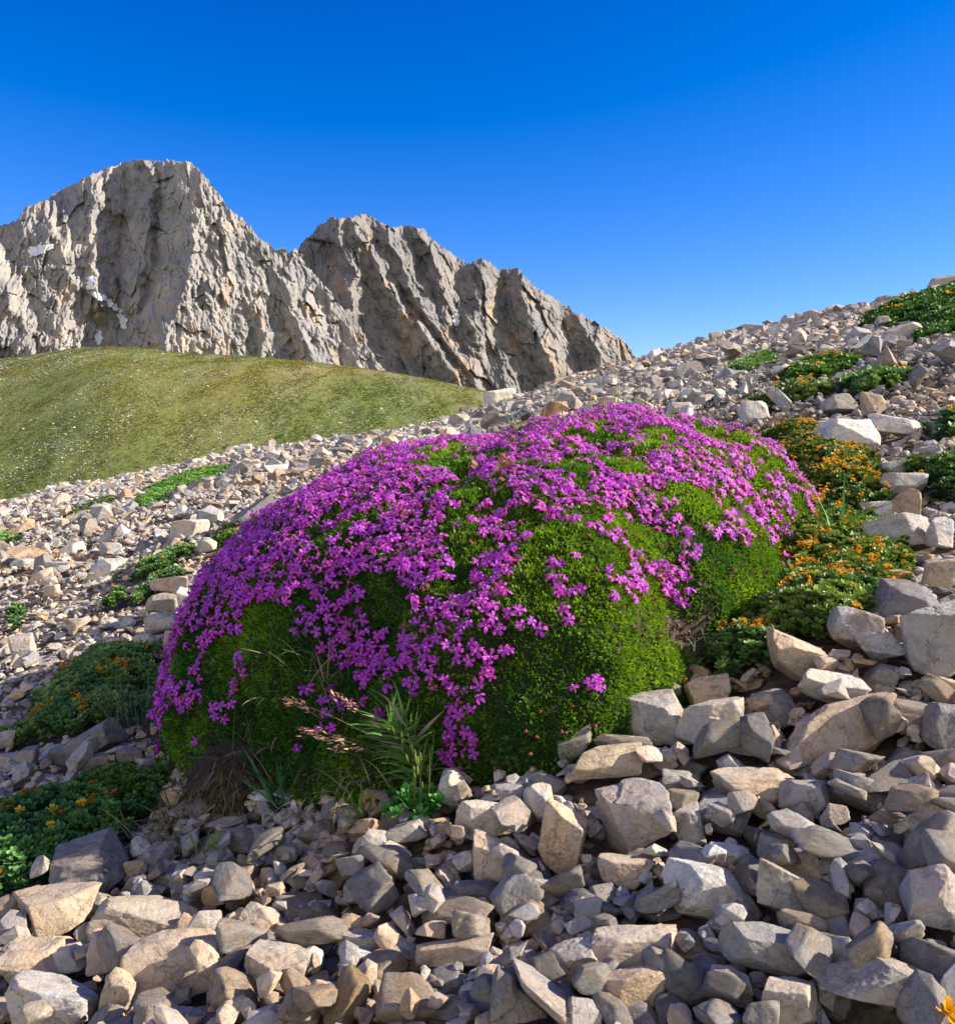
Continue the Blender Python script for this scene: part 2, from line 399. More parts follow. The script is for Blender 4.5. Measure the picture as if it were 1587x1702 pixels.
# ------------------------------------------------------------------ the cushion: outline on the ground
fr = [hit(*p) for p in [(285, 1205), (285, 1272), (335, 1310), (420, 1322), (560, 1328), (700, 1318), (860, 1300), (1010, 1240), (1125, 1150), (1215, 1065), (1290, 960), (1375, 860)]]
outl = [(p[0], p[1]) for p in fr] + [(.345, .97), (.27, 1.06), (.12, 1.11), (-.03, 1.09), (-.135, 1.02), (-.205, .91), (-.236, .81)]
CC = np.array([.03, .78])
oa = np.array([math.atan2(p[1] - CC[1], p[0] - CC[0]) for p in outl]); orr = np.array([math.hypot(p[0] - CC[0], p[1] - CC[1]) for p in outl])
od = np.argsort(oa); oa, orr = oa[od], orr[od]
oaw = np.concatenate([oa - 2 * np.pi, oa, oa + 2 * np.pi]); orw = np.concatenate([orr, orr, orr])
def Rout(th):
    a = 0
    for d, w_ in ((-.16, .2), (-.08, .25), (0, .3), (.08, .15), (.16, .1)): a = a + w_ * np.interp(th + d, oaw, orw)
    return a
def cush_t(x, y):
    return np.hypot(x - CC[0], y - CC[1]) / Rout(np.arctan2(y - CC[1], x - CC[0]))
HC = .147
NTH, NPH = 520, 210
th = np.linspace(-np.pi, np.pi, NTH, endpoint=False); ph = np.linspace(0, 1, NPH)
PH, TH = np.meshgrid(ph, th, indexing='ij')
ang = PH * math.radians(98)
tt = np.sin(ang) ** .92; zz = np.sign(np.cos(ang)) * np.abs(np.cos(ang)) ** (.74 + .55 * sm(.1, .95, np.cos(TH + .35)))
RR = Rout(TH)
X = CC[0] + RR * tt * np.cos(TH); Y = CC[1] + RR * tt * np.sin(TH)
g_c = G0(X, Y) - .006; Z = g_c + (HC + .006) * zz
Z = Z + (-.014 * sm(.0, .35, X - .05) + .165 * np.maximum(0, .02 - X)) * zz                      # falls off a little to the right
cuV = np.stack([X, Y, Z], -1)
def nrm_grid(V):
    a = np.roll(V, -1, 1) - np.roll(V, 1, 1); b = np.gradient(V, axis=0)
    n = np.cross(b, a); n /= np.linalg.norm(n, axis=-1, keepdims=True) + 1e-12
    return np.where(n[..., 2:3].mean() < 0, -n, n)
N = nrm_grid(cuV)
N[0] = (0, 0, 1)
bump = .0085 * fbm(cuV * 11 + 3, 2, 61) + .006 * noise(cuV * 26, 63) + .0022 * noise(cuV * 70, 64)
dents = [((1165, 1045), .026, .0165), ((1130, 1010), .03, .006), ((790, 785), .020, .008), ((610, 1070), .03, .012), ((1010, 735), .03, .010), ((700, 1270), .045, .0105), ((450, 1290), .04, .0105)]
ppx, ppy = proj(cuV); facing = (N * (-cuV)).sum(-1) > 0
soil = np.zeros(ppx.shape)
for (q, rad, dep) in dents:
    dd = np.where(facing, np.hypot(ppx - q[0], ppy - q[1]), 1e9); c = cuV.reshape(-1, 3)[dd.argmin()]
    e = np.exp(-(np.linalg.norm(cuV - c, axis=-1) / rad) ** 2); bump = bump - dep * e
    if dep > .011 and q[0] not in (610,): soil = np.maximum(soil, e * (1 if dep > .015 else .5))
bump[0] = bump[0].mean()
cuV = cuV + N * bump[..., None]; N = nrm_grid(cuV); N[0] = (0, 0, 1)
cuF = []
i = np.arange(NPH - 1)[:, None] * NTH + np.arange(NTH)[None]; j = np.arange(NPH - 1)[:, None] * NTH + (np.arange(NTH)[None] + 1) % NTH
cuF = np.stack([i, i + NTH, j + NTH, j], -1).reshape(-1, 4)
csoil = np.clip(soil * 1.7 - .5 + .8 * noise(cuV * 60, 66) * (soil > .1), 0, 1)[..., None]
ccol = (np.array([.018, .040, .008]) * (1 - csoil) + np.array([.11, .075, .048]) * csoil * (1 + .8 * noise(cuV * 160, 67)[..., None]))
# block the heightmap under the cushion
inside = cush_t(GXm, GYm) < .97
BLOCK = inside.copy()

cushion = link('cushion_plant', None, loc=(CC[0], CC[1], float(G0(*CC))))
tag(cushion, 'big domed moss campion cushion covered with magenta flowers in the scree', 'cushion plant')
cloc = np.array(cushion.location)
link('moss_dome', mesh('moss_dome', (cuV - cloc).reshape(-1, 3), cuF, [M_BASE], True, ccol.reshape(-1, 3)), cushion)
def sample_cushion(n):
    v = cuV.reshape(-1, 3); a = np.linalg.norm(np.cross(v[cuF[:, 1]] - v[cuF[:, 0]], v[cuF[:, 3]] - v[cuF[:, 0]]), axis=1)
    k = rng.choice(len(cuF), n, p=a / a.sum()); f = cuF[k]; a_, b_ = rng.uniform(size=(2, n, 1))
    P = (v[f[:, 0]] * (1 - a_) + v[f[:, 1]] * a_) * (1 - b_) + (v[f[:, 3]] * (1 - a_) + v[f[:, 2]] * a_) * b_
    return P, N.reshape(-1, 3)[f[:, 0]], csoil.reshape(-1)[f[:, 0]]
# leaves: short upright blades
bl = np.array([[-.14, 0, 0], [.14, 0, 0], [.21, .03, .55], [-.21, .03, .55], [0, .16, 1.02]]); bf = np.array([[0, 1, 2], [0, 2, 3], [3, 2, 4]])
P, Nn, so_ = sample_cushion(430000)
vis = ((-P * Nn).sum(1) / np.linalg.norm(P, axis=1) > -.25) | (rng.uniform(size=len(P)) < .35)
P, Nn, so_ = P[vis], Nn[vis], so_[vis]
k = (rng.uniform(size=len(P)) > so_ * 1.2) & (P[:, 2] > G0(P[:, 0], P[:, 1]) - .01); P, Nn = P[k], Nn[k]
cl = noise(P * 230, 70)                                        # rosette clumping
dirv = Nn + rng.normal(size=P.shape) * .30 + np.stack([noise(P * 150 + 9, 71), noise(P * 150 + 19, 72), noise(P * 150 + 29, 73)], -1) * .7
yel = np.clip(.55 + .9 * noise(P * 16, 75) + .5 * (P[:, 0] / .3) + .3 * noise(P * 60, 76), 0, 1)[:, None]
col = (np.array([.030, .115, .010]) * (1 - yel) + np.array([.17, .30, .014]) * yel) * rng.uniform(.7, 1.35, (len(P), 1)) * (1 + .35 * cl)[:, None]
dry = rng.uniform(size=len(P)) < .012; col[dry] = (.24, .17, .08)
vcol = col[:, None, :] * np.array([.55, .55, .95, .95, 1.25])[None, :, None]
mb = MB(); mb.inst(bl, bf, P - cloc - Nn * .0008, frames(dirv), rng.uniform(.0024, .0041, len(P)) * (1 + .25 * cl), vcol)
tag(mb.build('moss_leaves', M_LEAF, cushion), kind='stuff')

P, Nn, so_ = sample_cushion(120000); k = (so_ > .25) & (rng.uniform(size=len(P)) < .5); P, Nn = P[k], Nn[k]; mb = MB()
mb.inst(bl * np.array([.7, 1, 1]), bf, P - cloc, frames(Nn * .35 + rng.normal(size=P.shape) * .6), rng.uniform(.0025, .007, len(P)), (np.array([.22, .17, .12]) * rng.uniform(.35, 1.35, (len(P), 1)))[:, None])
tag(mb.build('dead_leaves', M_DRY, cushion), kind='stuff')
# flowers ------------------------------------------------------------
DEN = """
00000000005578986643100
00000008845546646446530
00000599622665511575540
00009999674547783455543
00099756835753466646500
00098867651466373453200
00998763753735272500000
08652171278732111000000
56310045550813201100000
81530000875518000430200
64421306740400000000000
31105410230500000000000
11000000020310000000000
""".split()
DEN = np.array([[int(c) for c in r.ljust(23, '0')[:23]] for r in DEN]) / 9.0
DENX = [
# row 650  x250.............................................x1350
 "0 0 0 0 0 0 0 0 0 6 8 7 8 9 8 8 7 6 4 0 0 0 0",
 "0 0 0 0 0 0 0 8 8 4 5 6 5 6 7 7 7 5 6 5 4 2 0",
 "0 0 0 0 0 7 9 9 7 2 2 6 6 5 5 1 4 7 5 5 5 4 0",
 "0 0 0 0 9 9 9 9 7 7 3 5 4 7 7 8 7 3 4 5 6 5 4",
 "0 0 0 9 9 8 6 8 8 3 5 7 5 4 4 6 6 6 4 6 5 2 0",
 "0 0 8 9 9 8 6 7 8 7 1 4 6 6 3 7 4 5 3 1 0 0 0",
 "0 7 9 9 8 8 7 4 4 6 3 7 3 6 2 7 2 4 1 0 0 0 0",
 "0 9 7 2 2 2 7 1 2 7 8 7 3 2 1 1 0 0 0 0 0 0 0",
 "3 5 2 1 0 1 5 7 5 5 8 7 5 1 2 0 1 0 0 0 0 0 0",
 "4 1 3 2 0 0 2 8 7 4 2 6 2 0 4 3 0 2 0 0 0 0 0",
 "4 3 3 1 1 4 1 7 4 1 4 1 0 0 0 0 0 0 0 0 0 0 0",
 "2 1 1 0 0 3 1 2 0 0 5 1 0 0 1 0 0 0 0 0 0 0 0",
 "1 1 0 0 0 0 0 0 0 0 3 0 0 0 0 0 0 0 0 0 0 0 0"]
DEN = np.array([[int(c) for c in r.split()] for r in DENX]) / 9.0
def density(P, Nn):
    a, b = proj(P); fac = (-P * Nn).sum(1) > -.02 * np.linalg.norm(P, axis=1)
    ja = a + rng.normal(size=len(P)) * 7; jb = b + rng.normal(size=len(P)) * 6
    c = np.clip(((ja - 250) / 50).astype(int), 0, 22); r = np.clip(((jb - 650) / 50).astype(int), 0, 12)
    d = DEN[r, c]; d = np.where((ja < 240), DEN[r, 0], d)
    back = np.clip(.5 + noise(P * 18, 81) * 1.5, 0, 1)
    return np.where(fac, d, back * .5)
P, Nn, so_ = sample_cushion(120000)
d = density(P, Nn); cl = (noise(P * 34, 83) + .75 * noise(P * 80, 84) + .35 * noise(P * 160, 85)); cl = np.argsort(np.argsort(cl)) / len(cl)
pr = sm(0, .10, cl - (1 - np.clip(d * 1.03, 0, 1) ** (1.12 + .72 * sm(-.12, .1, P[:, 0])))) * (d > .05)
k = (rng.uniform(size=len(P)) < pr) & (so_ < .5); P, Nn, d = P[k], Nn[k], d[k]
cells = {}; sel = []
for i_, p in enumerate(P):                                    # keep a minimum spacing
    c = tuple((p / .0062).astype(int)); ok = True
    for a in (-1, 0, 1):
        for b in (-1, 0, 1):
            for e in (-1, 0, 1):
                for q in cells.get((c[0] + a, c[1] + b, c[2] + e), ()):
                    if np.dot(P[q] - p, P[q] - p) < .0047 ** 2: ok = False
    if ok: cells.setdefault(c, []).append(i_); sel.append(i_)
P, Nn = P[sel], Nn[sel]
def flower_mesh(seed, open_=.25):
    r = np.random.default_rng(seed); V = []; Fc = []; Cc = []
    for k in range(5):
        a = k / 5 * 2 * np.pi + r.normal() * .12; L = r.uniform(.85, 1.1); W = r.uniform(.23, .31); dr = open_ + r.normal() * .18
        rows = [(.12, .09, .0), (.42, W * .75, .12), (.74, W, .12 - dr * .25), (.98, W * .62, .05 - dr * .6)]
        o = len(V); c, s = math.cos(a), math.sin(a)
        for (q, w_, z) in rows:
            for sgn in (-1, 0, 1):
                rr = q * L - (0.09 if (sgn == 0 and q > .9) else 0); ww = w_ * sgn; zz = z + (.05 if sgn else 0) + r.normal() * .015
                V.append((c * rr - s * ww, s * rr + c * ww, zz))
                Cc.append(np.array([.62, .068, .66]) * (.75 if q < .3 else 1.0) * r.uniform(.85, 1.12))
        for i in range(3):
            for j in range(2):
                x = o + i * 3 + j; Fc += [(x, x + 1, x + 4), (x, x + 4, x + 3)]
    for k in range(6):        # stamens
        a = r.uniform(0, 6.28); t = r.uniform(.1, .3); c, s = math.cos(a), math.sin(a); o = len(V)
        V += [(c * .05 - s * .02, s * .05 + c * .02, 0), (c * .05 + s * .02, s * .05 - c * .02, 0), (c * t - s * .035, s * t + c * .035, .34), (c * t + s * .035, s * t - c * .035, .34)]
        Cc += [np.array([.75, .5, .75])] * 4; Fc += [(o, o + 1, o + 3), (o, o + 3, o + 2)]
    return np.array(V), np.array(Fc), np.array(Cc)
def calyx_mesh():
    V = []; Fc = []; Cc = []
    for i, (z, rr) in enumerate([(-.85, .10), (-.55, .20), (-.2, .19), (.05, .15)]):
        for k in range(6): V.append((rr * math.cos(k / 6 * 6.283), rr * math.sin(k / 6 * 6.283), z)); Cc.append((.22, .07 + .03 * (3 - i), .06))
    for i in range(3):
        for k in range(6):
            a = i * 6 + k; b = i * 6 + (k + 1) % 6; Fc += [(a, b, b + 6), (a, b + 6, a + 6)]
    return np.array(V), np.array(Fc), np.array(Cc)
FL = [flower_mesh(300 + i, [.1, .3, .5, .2, .7, .35, 1.15, -1.0][i]) for i in range(8)]; CV, CF, CCc = calyx_mesh()
nf = len(P)
lean = rng.normal(size=P.shape) * .38; dirv = Nn + lean + np.array([0, -.12, .12]); dirv /= np.linalg.norm(dirv, axis=1)[:, None]
RF = frames(dirv); SF = rng.uniform(.0032, .0046, nf) * (1 - .22 * sm(.65, 1.0, P[:, 1]))
PF = P + Nn * rng.uniform(.0035, .0075, (nf, 1))
hue = rng.uniform(-1, 1, (nf, 1)); pale = np.clip(noise(P * 30, 90) + .25, 0, 1)[:, None] * sm(.05, .3, P[:, 0])[:, None]
tint = np.array([1., 1., 1.]) * rng.uniform(.8, 1.2, (nf, 1)) + hue * np.array([.12, .0, -.12]) + pale * np.array([.3, 1.8, .2]) + (rng.uniform(size=(nf, 1)) < .05) * np.array([-.35, .6, -.55])
vi = rng.choice(8, nf, p=[.15, .15, .15, .14, .13, .14, .08, .06])
a, b = proj(PF); big = np.where(((-PF * dirv).sum(1) > 0) & (b < 1280) & (a > 255), SF / PF[:, 1], 0)
solo = set(np.argsort(-big)[:100].tolist())
rest = np.array([i for i in range(nf) if i not in solo])
mb = MB(); mc = MB()
for v_ in range(8):
    k = rest[vi[rest] == v_]; V_, F_, C_ = FL[v_]
    mb.inst(V_, F_, PF[k] - cloc, RF[k], SF[k], C_[None] * tint[k][:, None, :])
mc.inst(CV, CF, PF[rest] - cloc, RF[rest], SF[rest], CCc[None] * np.ones((len(rest), 1, 1)))
mb.inst(*[CV, CF, PF[rest] - cloc, RF[rest], SF[rest], CCc[None] * np.ones((len(rest), 1, 1))])
Pb, Nb, sb_ = sample_cushion(9000); kb = (rng.uniform(size=len(Pb)) < np.clip(.06 + .28 * sm(.08, .3, Pb[:, 0]) * sm(.6, .9, Pb[:, 1]) * (noise(Pb * 30, 88) > -.1), 0, 1)) & (sb_ < .3) & (Nb[:, 2] > .3); Pb, Nb = Pb[kb], Nb[kb]
mb.inst(CV * np.array([1.1, 1.1, 1]), CF, Pb + Nb * .0035 - cloc, frames(Nb + rng.normal(size=Pb.shape) * .4), rng.uniform(.003, .0045, len(Pb)), (CCc[None] * np.array([1.5, 1.6, 1.5]) * rng.uniform(.7, 1.3, (len(Pb), 1, 1))))
tag(mb.build('flowers', M_PETAL, cushion), kind='stuff')
FM = [mesh('flower', V_, F_, [M_PETAL], True, C_) for (V_, F_, C_) in FL]; CM = mesh('calyx', CV, CF, [M_PETAL], True, CCc)
def place_flower(parent, P_, R_, S_, v_, base):
    o = link('flower', FM[v_], parent); m = Matrix(R_.tolist()).to_4x4(); m.translation = Vector((P_ - base).tolist())
    o.matrix_basis = m @ Matrix.Scale(float(S_), 4)
    link('calyx', CM, o)
    return o
for i_ in solo: place_flower(cushion, PF[i_], RF[i_], SF[i_], vi[i_], cloc)
print('flowers', nf)
# red buds low on the right lobe
bud_px = [(871, 1215), (893, 1188), (925, 1222), (950, 1176), (985, 1205), (890, 1250), (850, 1268), (832, 1265), (780, 1272), (985, 960), (1100, 1000), (905, 1230), (1130, 985), (975, 900), (1280, 780), (1300, 800), (1290, 850), (1330, 835), (1310, 870)]
cvv = cuV.reshape(-1, 3); cpx, cpy = ppx.reshape(-1), ppy.reshape(-1)
cpx, cpy = proj(cvv); cfac = (N.reshape(-1, 3) * (-cvv)).sum(-1) > 0
def on_cushion(px, py):
    d = np.where(cfac, np.hypot(cpx - px, cpy - py), 1e9); k = d.argmin(); return cvv[k], N.reshape(-1, 3)[k]
bv, bff = ICO[2]; bv = bv * np.array([.5, .5, .95]) * (1 + .25 * noise(bv * 3, 7))[:, None]
mb0 = mesh('bud', bv, bff, [M_PETAL], True, np.tile([.26, .07, .06], (len(bv), 1)) * (.7 + .5 * (bv[:, 2:3] > 0)))
for q in bud_px:
    p, n = on_cushion(*q); o = link('bud', mb0, cushion); n = n + rng.normal(size=3) * .3
    m = Matrix(frames(n[None])[0].tolist()).to_4x4(); m.translation = Vector((p + n * .004 - cloc).tolist()); o.matrix_basis = m @ Matrix.Scale(random.uniform(.0017, .0026), 4)

# ------------------------------------------------------------------ hero stones: (px, py, width, height, tilt, tone, label)
H = [
(92,1520,122,82,-18,'t','rough tan block in the sun on the bottom left, tilted up to the right'),
(240,1532,185,85,6,'m','wide mottled grey and tan stone lying behind the big cream block'),
(308,1592,168,112,2,'c','largest cream block of the sunlit bottom left corner'),
(358,1484,58,62,15,'c','small pointed cream stone above the mottled stone on the bottom left'),
(432,1538,90,80,30,'m','tan and grey stone with a slanting shadow, lower left'),
(456,1615,118,110,20,'m','pitted grey stone with a tan right side, right of the big cream block'),
(180,1585,62,85,-8,'c','upright cream stone left of the big cream block'),
(200,1650,64,88,24,'c','cream wedge standing below the upright cream stone'),
(55,1600,112,88,8,'c','smooth cream slab at the left edge of the photo bottom'),
(112,1592,76,58,-10,'w','pale blue grey chip leaning on the cream slab'),
(90,1668,176,92,-4,'w','white flaking rock in the bottom left corner'),
(270,1690,110,40,5,'w','thin pale slab on the bottom edge below the big cream block'),
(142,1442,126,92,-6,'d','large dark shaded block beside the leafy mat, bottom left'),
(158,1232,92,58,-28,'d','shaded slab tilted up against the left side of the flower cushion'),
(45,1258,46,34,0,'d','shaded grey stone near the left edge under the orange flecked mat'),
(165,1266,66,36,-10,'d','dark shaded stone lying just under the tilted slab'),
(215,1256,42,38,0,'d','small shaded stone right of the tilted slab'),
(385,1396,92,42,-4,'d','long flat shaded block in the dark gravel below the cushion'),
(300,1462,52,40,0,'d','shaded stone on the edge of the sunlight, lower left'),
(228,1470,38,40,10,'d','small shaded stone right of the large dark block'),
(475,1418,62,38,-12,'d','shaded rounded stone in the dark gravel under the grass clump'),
(612,1476,98,50,-22,'g','half lit grey stone tilted up to the right, bottom centre'),
(801,1366,106,80,4,'p','pale grey domed stone at the head of the stone pile, centre'),
(822,1425,98,78,18,'c','cream and grey stone right under the pale domed stone'),
(937,1385,82,114,8,'c','tall cream block standing in the centre of the pile'),
(897,1335,50,68,4,'p','upright grey pink block left of the tall cream block'),
(848,1320,58,44,-12,'g','rough grey stone lying just below the green moss lobe'),
(752,1312,52,76,12,'p','upright fin shaped stone beside the little pod bearing plant'),
(672,1384,66,46,-20,'g','grey stone at the lower end of the pile, below the pod plant'),
(612,1407,54,38,4,'c','cream pebble with two bumps left of the pile'),
(585,1437,62,44,-8,'g','squat grey stone under the two bumped pebble'),
(450,1530,10,10,0,'c',''),
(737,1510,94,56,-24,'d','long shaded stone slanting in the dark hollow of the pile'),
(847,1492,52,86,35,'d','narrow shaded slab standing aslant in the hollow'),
(600,1568,104,52,-8,'m','low humped tan stone, bottom centre'),
(517,1600,50,62,12,'w','whitish pointed chip right of the pitted grey stone'),
(597,1597,62,46,10,'w','pale rounded stone in front of the humped tan stone'),
(755,1582,150,54,-4,'c','elongated cream stone lying across the bottom centre'),
(815,1622,62,46,0,'t','small square tan stone below the elongated cream stone'),
(560,1655,94,44,18,'c','flat cream stone slanting down right at the bottom'),
(480,1685,134,46,-10,'c','flat cream slab on the bottom edge left of centre'),
(962,1600,104,92,-10,'p','grey pink block left of the long knobbly stone'),
(858,1668,86,62,8,'g','grey rounded stone on the bottom edge, centre'),
(1090,1196,118,104,6,'p','large light grey block touching the green moss lobe'),
(1178,1148,80,62,-14,'t','tan block perched on the pale blocks behind the large light grey block'),
(1187,1206,98,104,-5,'p','square pinkish grey block right of the large light grey block'),
(1238,1236,102,50,8,'w','small whitish saddle shaped stone in front of the square block'),
(1010,1266,152,78,-10,'c','long wedge of tan stone lying against the moss lobe'),
(1322,1090,118,88,28,'c','bright cream slab leaning below the orange flecked mat'),
(1380,1142,100,68,5,'w','white topped stone under the bright leaning slab'),
(1404,1192,160,66,-12,'c','long cream stone with a shaded left end, right side'),
(1056,1357,126,128,-12,'p','big upright pyramid shaped grey block in the middle of the pile'),
(1035,1446,104,64,4,'c','cream topped block below the big pyramid block'),
(1146,1374,54,84,-20,'g','dark narrow chip right of the big pyramid block'),
(1130,1306,68,56,8,'g','grey stone directly above the dark narrow chip'),
(1258,1308,152,68,5,'c','long cream stone with a stepped face right of the pyramid block'),
(1430,1315,92,68,22,'g','rounded grey stone beside the orange gravel'),
(1340,1325,80,84,-20,'g','grey stone right of the long stepped cream stone'),
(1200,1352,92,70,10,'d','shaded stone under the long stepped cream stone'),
(1165,1478,150,118,18,'w','big pale flaky stone in the lower right pile'),
(1303,1480,118,98,38,'p','smooth pinkish slab slanting down to the right, lower right'),
(1278,1578,162,98,14,'g','big smooth grey boulder with a white rim, lower right'),
(1545,1486,100,118,8,'g','large grey boulder with a greenish foot at the right edge, lower right'),
(1500,1640,210,92,10,'m','big mottled stone beside the yellow flower in the bottom right corner'),
(1312,1662,106,96,-6,'p','rounded grey pink stone on the bottom edge, right'),
(1215,1642,92,72,14,'p','pale stone with a rounded top left of the rounded grey pink stone'),
(1045,1578,184,96,-4,'c','long knobbly cream stone on the bottom right of centre'),
(1050,1642,104,76,-10,'c','cream wedge under the long knobbly stone'),
(968,1690,74,64,0,'p','smooth grey pebble on the bottom edge'),
(1438,1437,82,58,4,'g','rounded banded grey stone, lower right'),
(1545,1376,90,74,-10,'c','cream and grey stone near the right edge above the large boulder'),
(1380,1400,64,38,-6,'c','smooth cream pebble between grey stones, lower right'),
(1328,1436,82,58,-12,'c','cream faced stone left of the banded grey stone'),
(1388,1357,56,46,0,'m','small tan and grey stone below the rounded grey stone'),
(1206,1424,88,52,-10,'w','pale round topped stone above the big flaky stone'),
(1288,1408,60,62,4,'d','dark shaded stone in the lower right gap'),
(1562,1058,122,138,-12,'g','great pale grey boulder cut by the right edge'),
(1416,1042,82,76,30,'g','dark grey angular block left of the great pale boulder'),
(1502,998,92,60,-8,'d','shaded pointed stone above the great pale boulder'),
(1464,1074,78,50,-4,'g','grey stone in front of the dark angular block'),
(1500,882,98,48,0,'g','rounded grey stone right of the grass blades'),
(1503,806,72,40,-6,'g','grey faceted stone right of the orange flecked mat'),
(1460,845,50,32,0,'w','pale small stone below the faceted grey stone'),
(1508,842,46,30,0,'c','round cream stone next to the pale small stone'),
(1410,727,118,62,14,'w','large smooth pale slab behind the orange flecked mat'),
(1484,958,60,32,0,'g','small grey stone on the right above the shaded pointed stone'),
(1564,958,62,56,0,'c','cream stone on the right edge above the great boulder'),
(1562,886,44,46,0,'w','pale block on the right edge'),
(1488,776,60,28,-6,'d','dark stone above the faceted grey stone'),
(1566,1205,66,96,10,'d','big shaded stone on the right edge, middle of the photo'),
(1253,687,46,38,-4,'w','white cubic stone just behind the cushion'),
(1500,557,72,38,-10,'p','big flat topped block on the upper right slope'),
(1448,675,40,42,0,'t','tan stone with a bright face, upper right'),
(1392,672,58,28,-6,'g','brownish slab behind the large smooth pale slab'),
(1485,709,82,36,12,'w','low pale stone right of the large smooth slab'),
(1566,474,50,30,-8,'g','rounded boulder on the skyline at the right edge'),
(1300,618,34,26,0,'w','small white stone between green patches on the right slope'),
(1250,549,32,18,0,'g','stone standing on the right skyline'),
(1089,592,26,20,0,'w','pale stone on the skyline right of the dark mountain end'),
(1104,661,30,22,0,'w','whitish stone just above the top of the cushion'),
(1148,658,32,26,0,'w','pale square stone above the top right of the cushion'),
(828,665,52,42,-4,'w','white rounded stone on the scree brow behind the flowers'),
(313,886,62,50,-6,'p','brown grey cube shaped stone left of the cushion'),
(107,943,76,24,4,'p','flat slab among the gravel on the left'),
(184,917,36,30,0,'g','mottled grey stone above the flat slab, left'),
(118,916,40,26,-20,'w','pale wedge left of the mottled grey stone'),
(280,972,64,28,-4,'c','cream stone above the group left of the cushion'),
(272,1003,58,42,0,'g','grey stone in the group left of the cushion'),
(316,1003,40,44,0,'w','white stone touching the cushion on its left'),
(279,1034,64,42,0,'p','broad pitted stone in the group left of the cushion'),
(191,1069,48,28,0,'w','pale flat topped stone left of the group'),
(238,1066,38,30,0,'w','rough whitish stone beside the pale flat topped stone'),
(286,1066,28,46,12,'c','narrow pointed cream stone at the left foot of the cushion'),
(38,1074,58,46,8,'p','grey brown stone at the left edge, half way down'),
(72,961,36,30,0,'c','tan topped stone left of the flat slab'),
(87,981,30,22,0,'c','small cream stone under the tan topped stone'),
(127,1037,38,24,-10,'c','cream wedge in the reddish gravel on the left'),
(32,838,22,15,0,'w','white stone on the brow at the far left'),
(293,853,38,20,0,'w','pale stone below the long green strip'),
(345,907,32,24,0,'p','rounded stone right of the brown grey cube'),
]
GROUP = 'loose limestone pieces of the scree'
def put_stone(mesh_, P_, R_, S3, tone, label, extra=None):
    o = link('stone', mesh_); m = Matrix(R_.tolist()).to_4x4(); m.translation = Vector([float(c) for c in P_])
    o.matrix_basis = m @ Matrix.Diagonal((float(S3[0]), float(S3[1]), float(S3[2]), 1))
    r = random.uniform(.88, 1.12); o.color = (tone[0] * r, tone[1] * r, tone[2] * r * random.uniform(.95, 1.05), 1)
    tag(o, label, 'stone', GROUP); return o
def stamp(P_, ext, yaw=0.):
    """raise the height map under an ellipsoidal footprint"""
    r = max(ext[0], ext[1]); j0 = int((P_[0] - r - HX0) / RES); j1 = int((P_[0] + r - HX0) / RES) + 1; i0 = int((P_[1] - r - HY0) / RES); i1 = int((P_[1] + r - HY0) / RES) + 1
    i0, j0 = max(i0, 0), max(j0, 0)
    if i1 <= i0 or j1 <= j0: return
    xx = GXm[i0:i1, j0:j1] - P_[0]; yy_ = GYm[i0:i1, j0:j1] - P_[1]; c, s = math.cos(yaw), math.sin(yaw)
    q = (np.abs((xx * c + yy_ * s) / ext[0]) ** 2.5 + np.abs((-xx * s + yy_ * c) / ext[1]) ** 2.5); k = q < 1
    h = P_[2] + ext[2] * np.where(k, np.maximum(1 - q, 0), 0) ** .45
    HM[i0:i1, j0:j1] = np.where(k, np.maximum(HM[i0:i1, j0:j1], h), HM[i0:i1, j0:j1])
heroes = []; HCX = []
for n_h, (px, py, w_, h_, tilt, tone, lab) in enumerate(H):
    if not lab: continue
    u, e = ray(px, py)
    # centre of the stone lies on the ray where it is about a third of its height above the ground
    base = hit(px, py + h_ * .22); d = base[1]
    for _ in range(3):
        hz = .5 * h_ * d / F; p = hit(px, py, hz * .45); d = p[1]
    if py < 700 and px > 1000 or py < 600: p = p
    hw = .5 * w_ * d / F * 1.06; hz = .5 * h_ * d / F * 1.08; hy_ = (min(hw, 1.4 * hz) * .42 + hz * .42) * random.uniform(.85, 1.15)
    if py > 1000: hz *= .84
    R_ = np.array(Matrix.Rotation(math.radians(tilt), 3, 'Y') @ Matrix.Rotation(math.radians(-8), 3, 'X') @ Matrix.Rotation(random.uniform(-.3, .3), 3, 'Z'))
    if w_ * h_ > 7000: lv = 6
    elif w_ * h_ > 1600: lv = 5
    else: lv = 4
    Vs, Fs = stone_shape(5000 + n_h * 7, lv, random.uniform(.032, .05), random.choice([4, 6, 8]), random.choice([60, 90, 130]))
    me = mesh('stone', Vs, Fs, [M_STONE], True)
    # texture lookups live in object space, so bake the size into the mesh
    me.vertices.foreach_set('co', (Vs * np.array([hw, hy_, hz])).astype(np.float32).ravel())
    heroes.append(put_stone(me, p, R_, (1, 1, 1), TONES[tone], lab[0].upper() * 0 + lab))
    if p[1] < 1.8:
        stamp(p, (hw * .95, hy_ * .95, hz * .8)); BLOCK |= ((GXm - p[0]) / (hw * .96)) ** 2 + ((GYm - p[1]) / (hy_ * .96)) ** 2 < 1
    HCX.append((p, hw))

